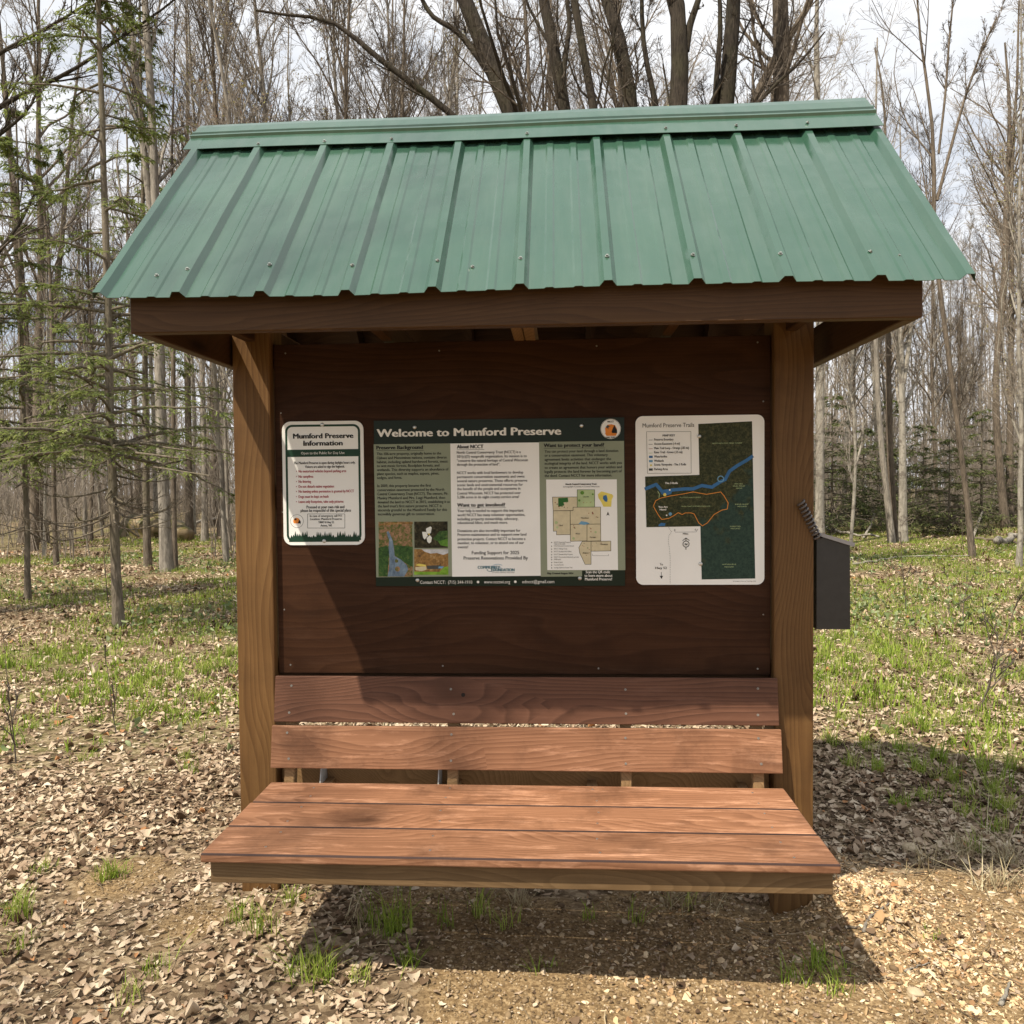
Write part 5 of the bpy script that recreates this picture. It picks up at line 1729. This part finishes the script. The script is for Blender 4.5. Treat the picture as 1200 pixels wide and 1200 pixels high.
for k in range(2000):
    if cnt >= 44: break
    Y = random.uniform(10, 26)
    u = random.uniform(-120, 1320)
    if Y < 15 and (10 < u < 270) or Y < 27 and 940 < u < 1170: continue
    p = spot(u, 600, Y)
    if not free(p[0], p[1], 0.45): continue
    i = random.randrange(3)
    plant('bare_sapling', SAP[i], (p[0], p[1], float(gz(p[0], p[1])) - 0.04), random.uniform(0, 6.28), random.uniform(0.6, 1.15), SKINDS[i], 'sapling', 'saplings in the woods, ' + ('grey', 'brown', 'pale')[i] + ' kind',
          (random.gauss(0, 0.04), random.gauss(0, 0.05)))
    cnt += 1


# ---- far wood: reads as one mass
def far_mesh():
    n = 780
    Y = rng.uniform(37, 78, n)
    u = rng.uniform(-260, 1460, n)
    pts = np.array([spot(a, 600, b_) for a, b_ in zip(u, Y)])
    h = rng.uniform(7.5, 15, n)
    k = 6
    P = np.zeros((n, k, 3))
    z = np.linspace(-0.3, 1, k)
    P[:, :, 0] = pts[:, 0][:, None] + rng.normal(0, 0.12, (n, k)).cumsum(1)
    P[:, :, 1] = pts[:, 1][:, None] + rng.normal(0, 0.12, (n, k)).cumsum(1)
    P[:, :, 2] = gz(pts[:, 0], pts[:, 1])[:, None] + z[None, :] * h[:, None]
    R = (rng.uniform(0.04, 0.12, n))[:, None] * (1 - 0.75 * np.linspace(0, 1, k))[None]
    a = tube(P, R, 5)
    P1, R1 = grow(P, R, 14, 0.12, 0.98, 0.24, 0.7, 0.14, 5, 0.14)
    P2, R2 = grow(P1, R1, 6, 0.1, 0.97, 0.45, 0.7, 0.08, 4, 0.16)
    P3, R3 = grow(P2, np.maximum(R2, 0.008), 4, 0.1, 0.97, 0.5, 0.7, 0.05, 3, 0.16)
    R1, R2, R3 = np.maximum(R1, 0.014), np.maximum(R2, 0.009), np.maximum(R3, 0.0065)
    parts = [a, tube(P1, R1, 3), tube(P2, R2, 3), tube(P3, R3, 3)]
    V, Fq = merge(parts)
    mi = np.concatenate([np.zeros(len(a[1])), np.ones(len(Fq) - len(a[1]))])
    return np_mesh('far_woods', V, Fq, [BK['grey'], BK['twig2']], mi)


tag(link('far_woods', far_mesh()), 'mass of distant bare trees closing the view behind the clearing', 'woods', kind='stuff')


def brush_mesh():
    """undergrowth of thin stems at the wood's edge"""
    n = 2600
    Y = rng.uniform(15, 40, n)
    u = rng.uniform(-200, 1400, n)
    Y = np.where((u > 930) & (u < 1230), np.maximum(Y, 28), Y)
    Y = np.where((u > 105) & (u < 245), np.maximum(Y, 30), Y)
    pts = np.array([spot(a, 600, b_) for a, b_ in zip(u, Y)])
    k = 5
    h = rng.uniform(0.8, 4.6, n)
    P = np.zeros((n, k, 3))
    z = np.linspace(0, 1, k)
    ln = rng.normal(0, 0.22, (n, 2))
    for i in range(2):
        P[:, :, i] = pts[:, i][:, None] + ln[:, i][:, None] * (h[:, None] * z ** 1.4) + rng.normal(0, 0.03, (n, k)).cumsum(1)
    P[:, :, 2] = gz(pts[:, 0], pts[:, 1])[:, None] - 0.03 + z[None] * h[:, None]
    R = rng.uniform(0.006, 0.018, n)[:, None] * (1 - 0.7 * z)[None]
    P1, R1 = grow(P, R, 7, 0.25, 0.98, 0.42, 0.6, 0.08, 4, 0.15)
    P2, R2 = grow(P1, R1, 3, 0.2, 0.98, 0.5, 0.6, 0.05, 3, 0.15)
    V, Fq = merge([tube(P, R, 4), tube(P1, np.maximum(R1, 0.004), 3), tube(P2, np.maximum(R2, 0.0032), 3)])
    return np_mesh('undergrowth', V, Fq, BK['twig2'])


tag(link('undergrowth', brush_mesh()), 'tangle of thin bare brush at the edge of the woods', 'undergrowth', kind='stuff')

# ---- hemlocks
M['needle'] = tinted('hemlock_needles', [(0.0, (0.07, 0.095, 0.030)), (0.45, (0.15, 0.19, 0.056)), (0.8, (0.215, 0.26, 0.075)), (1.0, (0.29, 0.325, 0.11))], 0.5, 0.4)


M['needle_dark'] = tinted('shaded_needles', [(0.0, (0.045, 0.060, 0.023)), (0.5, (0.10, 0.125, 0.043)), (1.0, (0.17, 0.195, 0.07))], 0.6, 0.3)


def hemlock(h, r, z0, lmax, nb, per_branch=16, cards=12, card=0.05, dead=0, shape=0.8, lean=0.0, wide=1.0, droop=0.09, needle='needle'):
    P, R = trunk_line(h, r, 14, 0.012, (lean, 0))
    zt = np.sort(z0 / h + (0.985 - z0 / h) * rng.uniform(0, 1, nb) ** 1.5)
    az = np.arange(nb) * 2.39996 + rng.normal(0, 0.5, nb)
    fi = zt * 13
    # trunk_line z runs from -0.15 to h
    st = np.stack([np.interp(zt * h, P[0, :, 2], P[0, :, i]) for i in range(3)], 1)
    rel = (zt * h - z0) / (h - z0)
    Lb = lmax * (1 - rel) ** shape * rng.uniform(0.55, 1.15, nb) + 0.12
    k = 8
    s = np.linspace(0, 1, k)
    B = np.zeros((nb, k, 3))
    d0 = np.stack([np.cos(az), np.sin(az)], 1)
    rise = rng.normal(0.10, 0.12, nb)
    for j in range(k):
        bendv = rng.normal(0, 0.02, (nb, 2)) * j
        B[:, j, :2] = st[:, :2] + (d0 + bendv) * (Lb * s[j])[:, None]
        B[:, j, 2] = st[:, 2] + Lb * (rise * s[j] - (droop + 0.14) * s[j] ** 2)
    RB = (0.006 + 0.012 * Lb)[:, None] * (1 - 0.8 * s)[None]
    # side sprays
    t = rng.uniform(0.18, 1.0, (nb, per_branch))
    fi = t * (k - 1)
    i0 = np.minimum(fi.astype(int), k - 2)
    fr = (fi - i0)[..., None]
    bi = np.arange(nb)[:, None]
    o = B[bi, i0] * (1 - fr) + B[bi, i0 + 1] * fr
    tg = unit(B[bi, i0 + 1] - B[bi, i0])
    side = np.cross(tg, np.array([0, 0, 1.0]))
    sg = np.where(rng.uniform(0, 1, t.shape) < 0.5, -1, 1)[..., None]
    a = rng.normal(0.85, 0.2, t.shape)[..., None]
    sd_ = unit(tg * np.cos(a) + side * sg * np.sin(a) + rng.normal(0, 0.10, tg.shape))
    Ls = (Lb[:, None] * 0.36 * (1.15 - t) * rng.uniform(0.6, 1.3, t.shape) + 0.05) * wide
    ks = 4
    ss = np.linspace(0, 1, ks)
    SPR = o[:, :, None, :] + sd_[:, :, None, :] * (Ls[..., None] * ss)[..., None]
    SPR[..., 2] -= (Ls[..., None] * 0.22 * ss ** 2)
    SPR = SPR.reshape(-1, ks, 3)
    m = len(SPR)
    # needle cards along sprays
    tc_ = rng.uniform(0.0, 1.05, (m, cards))
    fi = np.clip(tc_, 0, 0.999) * (ks - 1)
    i0 = fi.astype(int)
    fr = (fi - i0)[..., None]
    mi = np.arange(m)[:, None]
    cpos = SPR[mi, i0] * (1 - fr) + SPR[mi, i0 + 1] * fr
    ct = unit(SPR[mi, i0 + 1] - SPR[mi, i0])
    up = np.array([0, 0, 1.0]) + rng.normal(0, 0.3, ct.shape)
    cs = unit(np.cross(ct, up))
    sg = np.where(rng.uniform(0, 1, tc_.shape) < 0.5, -1, 1)[..., None]
    a = rng.normal(0.8, 0.25, tc_.shape)[..., None]
    cdr = unit(ct * np.cos(a) + cs * sg * np.sin(a))
    cw = unit(np.cross(cdr, up))
    cl_ = (card * rng.uniform(0.6, 1.4, tc_.shape))[..., None]
    p0_ = cpos
    p2_ = cpos + cdr * cl_ - np.array([0, 0, 1]) * cl_ * 0.15
    mid = cpos + cdr * cl_ * 0.5
    Wc = cl_ * 0.13
    C = np.stack([p0_, mid + cw * Wc, p2_, mid - cw * Wc], 2).reshape(-1, 3)
    Fc = np.arange(len(C)).reshape(-1, 4)
    tv = np.clip(rng.uniform(0, 0.75, m)[:, None] + 0.35 * tc_ - 0.05 + rng.normal(0, 0.1, tc_.shape), 0, 1)
    tint_c = np.repeat(tv.ravel(), 4)
    wood_ = [tube(P, R, 9), tube(B, RB, 5)]
    if dead:
        zd = rng.uniform(0.12, max(0.2, z0 / h), dead) * h
        azd = rng.uniform(0, 6.28, dead)
        D = np.zeros((dead, 7, 3))
        Ld = lmax * rng.uniform(0.4, 1.0, dead)
        s7 = np.linspace(0, 1, 7)
        dr = rng.uniform(0.1, 0.5, dead)
        for j in range(7):
            D[:, j, 0] = np.interp(zd, P[0, :, 2], P[0, :, 0]) + np.cos(azd + 0.12 * j) * Ld * s7[j]
            D[:, j, 1] = np.interp(zd, P[0, :, 2], P[0, :, 1]) + np.sin(azd + 0.12 * j) * Ld * s7[j]
            D[:, j, 2] = zd + Ld * (-dr * 1.6 * s7[j] + dr * 1.7 * s7[j] ** 2.2)
        RD = np.full((dead, 1), 0.0125) * (1 - 0.75 * s7)[None]
        D2, RD2 = grow(D, RD, 6, 0.3, 0.98, 0.32, 0.6, 0.02, 4, 0.1)
        D3, RD3 = grow(D2, RD2, 3, 0.3, 0.98, 0.4, 0.6, 0.0, 3, 0.1)
        wood_ += [tube(D, RD, 5), tube(D2, RD2, 3), tube(D3, RD3, 3)]
    tvv, tff = merge(wood_)
    trunk = np_mesh('trunk', tvv, tff, BK['hemlock'])
    sv, sf = tube(SPR, np.full((m, ks), 0.0028) * np.linspace(1, 0.4, ks), 3)
    V, Fq = merge([(sv, sf), (C, Fc)])
    crown = np_mesh('crown', V, Fq, [BK['hemlock'], M[needle]], np.concatenate([np.zeros(len(sf)), np.ones(len(Fc))]), tint=np.concatenate([np.zeros(len(sv)), tint_c]))
    return trunk, crown


def at_ground(u, v):
    p = ground_at(u, v)
    return (p[0], p[1], float(gz(p[0], p[1])))


p = at_ground(140, 735)
plant('hemlock_tree', hemlock(9.5, 0.056, 1.95, 1.6, 90, 21, 16, 0.055, 18, 0.95, -0.012), p, 0.6, 1, 'young slender hemlock with dead lower branches standing nearest on the left', 'tree', 'hemlocks')
p = spot(30, 600, 8.2)
plant('hemlock_tree', hemlock(7.2, 0.042, 2.0, 1.5, 56, 19, 14, 0.065, 6, 0.9), (p[0], p[1], float(gz(p[0], p[1]))), 2.2, 1, 'fuller green hemlock near the left edge behind the young one', 'tree', 'hemlocks')
p = spot(-75, 600, 7.2)
plant('hemlock_tree', hemlock(7.0, 0.045, 1.9, 1.7, 52, 19, 15, 0.065, 2, 0.95), (p[0], p[1], float(gz(p[0], p[1]))), 4.0, 1, 'hemlock whose branches reach in over the left edge', 'tree', 'hemlocks')
p = spot(172, 600, 13.5)
plant('hemlock_tree', hemlock(12.0, 0.075, 3.6, 1.4, 60, 15, 11, 0.085, 5, 0.8), (p[0], p[1], float(gz(p[0], p[1]))), 1.0, 1, 'taller thin hemlock behind the young one, close to the roof corner', 'tree', 'hemlocks')
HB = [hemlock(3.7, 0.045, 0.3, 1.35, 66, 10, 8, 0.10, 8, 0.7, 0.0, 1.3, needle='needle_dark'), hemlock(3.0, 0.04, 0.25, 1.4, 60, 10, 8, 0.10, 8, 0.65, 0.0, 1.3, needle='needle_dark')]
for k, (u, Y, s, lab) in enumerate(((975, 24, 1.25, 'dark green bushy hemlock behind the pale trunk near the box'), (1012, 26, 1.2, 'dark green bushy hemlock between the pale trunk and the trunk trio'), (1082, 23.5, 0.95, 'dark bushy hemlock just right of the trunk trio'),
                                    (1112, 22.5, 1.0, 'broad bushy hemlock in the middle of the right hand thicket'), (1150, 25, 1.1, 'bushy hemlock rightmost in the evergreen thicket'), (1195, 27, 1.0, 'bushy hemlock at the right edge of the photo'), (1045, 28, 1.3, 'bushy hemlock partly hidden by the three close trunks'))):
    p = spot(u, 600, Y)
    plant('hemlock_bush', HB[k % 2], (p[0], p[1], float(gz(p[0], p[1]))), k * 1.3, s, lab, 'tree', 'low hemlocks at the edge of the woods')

# trees behind the viewer: their bare crowns dapple the light
for k, (x, y, i, s) in enumerate(((-6.6, -7.0, 1, 0.9),)):
    plant('bare_tree', PROTO[i], (x, y, -0.05), k * 2.0, s, 'slim bare tree behind the viewer whose twigs dapple the bench', 'tree')

# ---- saplings, sticks, logs, stones on the floor
def stem(u, v, H, lean, n1, label, rad=0.006, bend=0.05, per2=4, cat='sapling', name='bare_sapling'):
    P, R = trunk_line(H, rad, 9, bend, lean)
    p = at_ground(u, v)
    meshes = wood_mesh(P, R, BK['twig'], BK['twig'], [dict(per=n1, t0=0.2, t1=0.97, length=0.42, ang=0.65, up=0.06, k2=6, wobble=0.12, rr=0.7),
                                                      dict(per=per2, t0=0.2, t1=0.97, length=0.45, ang=0.6, up=0.04, k2=4, wobble=0.14)], 0, 6)
    return plant(name, meshes, p, random.uniform(0, 6.28) if not lean[0] else 0, 1, label, cat)


random.seed(5)
stem(1062, 722, 1.15, (-0.08, 0), 6, 'small dark branching sapling in the grass right of the box')
stem(1140, 832, 0.95, (0.33, 0), 4, 'leaning bare stem with a tangled clump at the right', 0.007)
stem(1128, 730, 0.6, (0.05, 0), 4, 'short dead stem right of the dark branching sapling', 0.008)
stem(1112, 728, 0.55, (-0.04, 0), 3, 'short twiggy stem beside the dead one', 0.005)
stem(1130, 648, 1.5, (-0.02, 0), 4, 'thin upright stem at the edge of the grass, right', 0.008)
stem(20, 895, 0.75, (-0.05, 0), 4, 'spindly bare sapling low at the left edge', 0.005)
stem(140, 860, 0.6, (-0.15, 0), 2, 'single bare twig standing in grass below the hemlock', 0.005)
stem(128, 712, 1.4, (-0.03, 0), 3, 'thin dark sapling just left of the young hemlock', 0.008)
stem(1165, 815, 0.5, (0.05, 0), 6, 'tangled tuft of dead stems at the right', 0.005, 0.12, 5)


def stick(pts, r, name, label, cat, bk, group=None):
    Q = []
    for (u, v, dz) in pts:
        g = ground_at(u, v); g[2] += dz; Q.append(g)
    Q = np.array(Q)
    s = np.concatenate([[0], np.cumsum(np.linalg.norm(np.diff(Q, axis=0), axis=1))])
    q = np.linspace(0, s[-1], 12)
    P = np.stack([np.interp(q, s, Q[:, i]) for i in range(3)], 1)
    P[1:-1] += rng.normal(0, r * 0.5, (10, 3))
    base = P[0].copy()
    v_, f_ = tube((P - base)[None], (r * np.linspace(1, 0.5, 12))[None], 7)
    caps = [np.arange(7)[::-1][None], (np.arange(7) + 11 * 7)[None]]
    o = link(name, np_mesh(name, v_, [f_] + caps, bk), None, base)
    return tag(o, label, cat, group)


stick([(1012, 1095, .008), (1018, 1078, .012), (1042, 1062, .010)], 0.006, 'fallen_stick', 'grey forked stick on the dirt near the bench shadow corner', 'stick', BK['grey'])
stick([(990, 1088, .006), (1005, 1090, .01), (1024, 1098, .008)], 0.0045, 'fallen_stick', 'dark twig lying by the wood chips', 'stick', BK['brown'])
stick([(962, 982, .006), (1000, 984, .008), (1040, 986, .006)], 0.004, 'fallen_stick', 'long thin dark twig on the ground behind the bench corner', 'stick', BK['brown'])
stick([(1172, 1180, .008), (1184, 1155, .01)], 0.007, 'fallen_stick', 'short pale stick at the lower right corner', 'stick', BK['pale'])
stick([(1060, 1140, .005), (1090, 1130, .006)], 0.003, 'fallen_stick', 'straw coloured twig on the dirt right of the grey stick', 'stick', BK['pale'])
stick([(1000, 664, .05), (1060, 655, .06), (1135, 654, .05)], 0.022, 'fallen_branch', 'long fallen branch lying across the right hand grass', 'branch', BK['pale'])
stick([(1000, 688, .03), (1045, 690, .03)], 0.012, 'fallen_branch', 'short thin fallen branch below the long one', 'branch', BK['brown'])
stick([(1168, 640, .12), (1215, 630, .14)], 0.09, 'fallen_log', 'pale fallen log at the right edge under the woods', 'log', BK['pale'])
stick([(1140, 632, .06), (1200, 640, .06)], 0.05, 'fallen_log', 'brown fallen log in front of the pale one', 'log', BK['brown'])
stick([(965, 622, .1), (990, 629, .1), (1030, 633, .1)], 0.06, 'fallen_log', 'thin fallen log at the foot of the pale trunk', 'log', BK['pale'])
stick([(1012, 632, .05), (1025, 622, .5), (1014, 612, .9)], 0.035, 'fallen_branch', 'broken branch propped up beside the trunk trio', 'branch', BK['pale'])
stick([(1140, 632, .05), (1150, 622, .6), (1170, 600, 0.4)], 0.04, 'fallen_branch', 'slanting dead branch rising from the thicket floor', 'branch', BK['pale'])
stick([(222, 622, .25), (250, 617, .35), (285, 612, .35)], 0.07, 'fallen_log', 'pale slim log lying right of the mossy boulder', 'log', BK['pale'])


def boulder(u, v, r, mat, name, label, squash=0.6, sub=4, long=1.3, depth=None):
    bm = bmesh.new()
    bmesh.ops.create_icosphere(bm, subdivisions=sub, radius=1)
    ph = [random.uniform(0, 6) for _ in range(6)]
    for v_ in bm.verts:
        c = v_.co
        k = 1 + 0.13 * math.sin(3 * c.x + ph[0]) * math.sin(2.6 * c.y + ph[1]) + 0.08 * math.sin(5.3 * c.z + ph[2] + 2 * c.x) + 0.05 * math.sin(9 * c.y + ph[3]) * math.sin(8 * c.x + ph[4])
        v_.co = Vector((c.x * long, c.y, c.z * squash)) * k * r
    me = bpy.data.meshes.new(name)
    bm.to_mesh(me); bm.free()
    for p_ in me.polygons: p_.use_smooth = True
    me.materials.append(mat)
    g = ground_at(u, v)
    o = link(name, me, None, (g[0], g[1], g[2] + r * squash * 0.35))
    o.rotation_euler = (0, 0, random.uniform(-.4, .4))
    return tag(o, label, 'boulder' if r > 0.2 else 'stone')


M['moss'] = speckle('mossy_rock', [(0.3, (0.035, 0.04, 0.012)), (0.45, (0.085, 0.08, 0.022)), (0.55, (0.20, 0.15, 0.085)), (0.8, (0.27, 0.22, 0.15))], 3.4, 7)
M['stone'] = speckle('pale_stone', [(0.3, (0.36, 0.28, 0.18)), (0.7, (0.52, 0.43, 0.30))], 9, 5)
boulder(176, 630, 0.80, M['moss'], 'mossy_boulder', 'moss covered boulder with dead leaves on top behind the left trees', 0.75, 4, 1.6)
boulder(209, 634, 0.42, M['moss'], 'mossy_boulder', 'smaller mossy rock beside the right end of the boulder', 0.9, 4, 1.1)
boulder(1066, 996, 0.030, M['stone'], 'pale_stone', 'palm sized pale tan stone on the dirt right of the bench', 0.7, 3, 1.2)
boulder(1037, 928, 0.035, M['stone'], 'pale_stone', 'flat pale stone half covered by leaves beside the shaded grass', 0.5, 3, 1.3)
boulder(1072, 1165, 0.022, M['stone'], 'pale_stone', 'small pale stone at the lower right', 0.6, 3, 1.2)

# ---- coiled cord
v_, f_ = tube(PC[None], np.full((1, npt), 0.0042), 8)
M['cord'] = plain('cord_grey', (0.10, 0.088, 0.085), 0.22, 0.0, 0.2, 400)
cc = link('coiled_cord', np_mesh('coiled_cord', v_, f_, M['cord']))
tag(cc, 'springy coiled cord running from the right post to the charcoal box', 'cord')
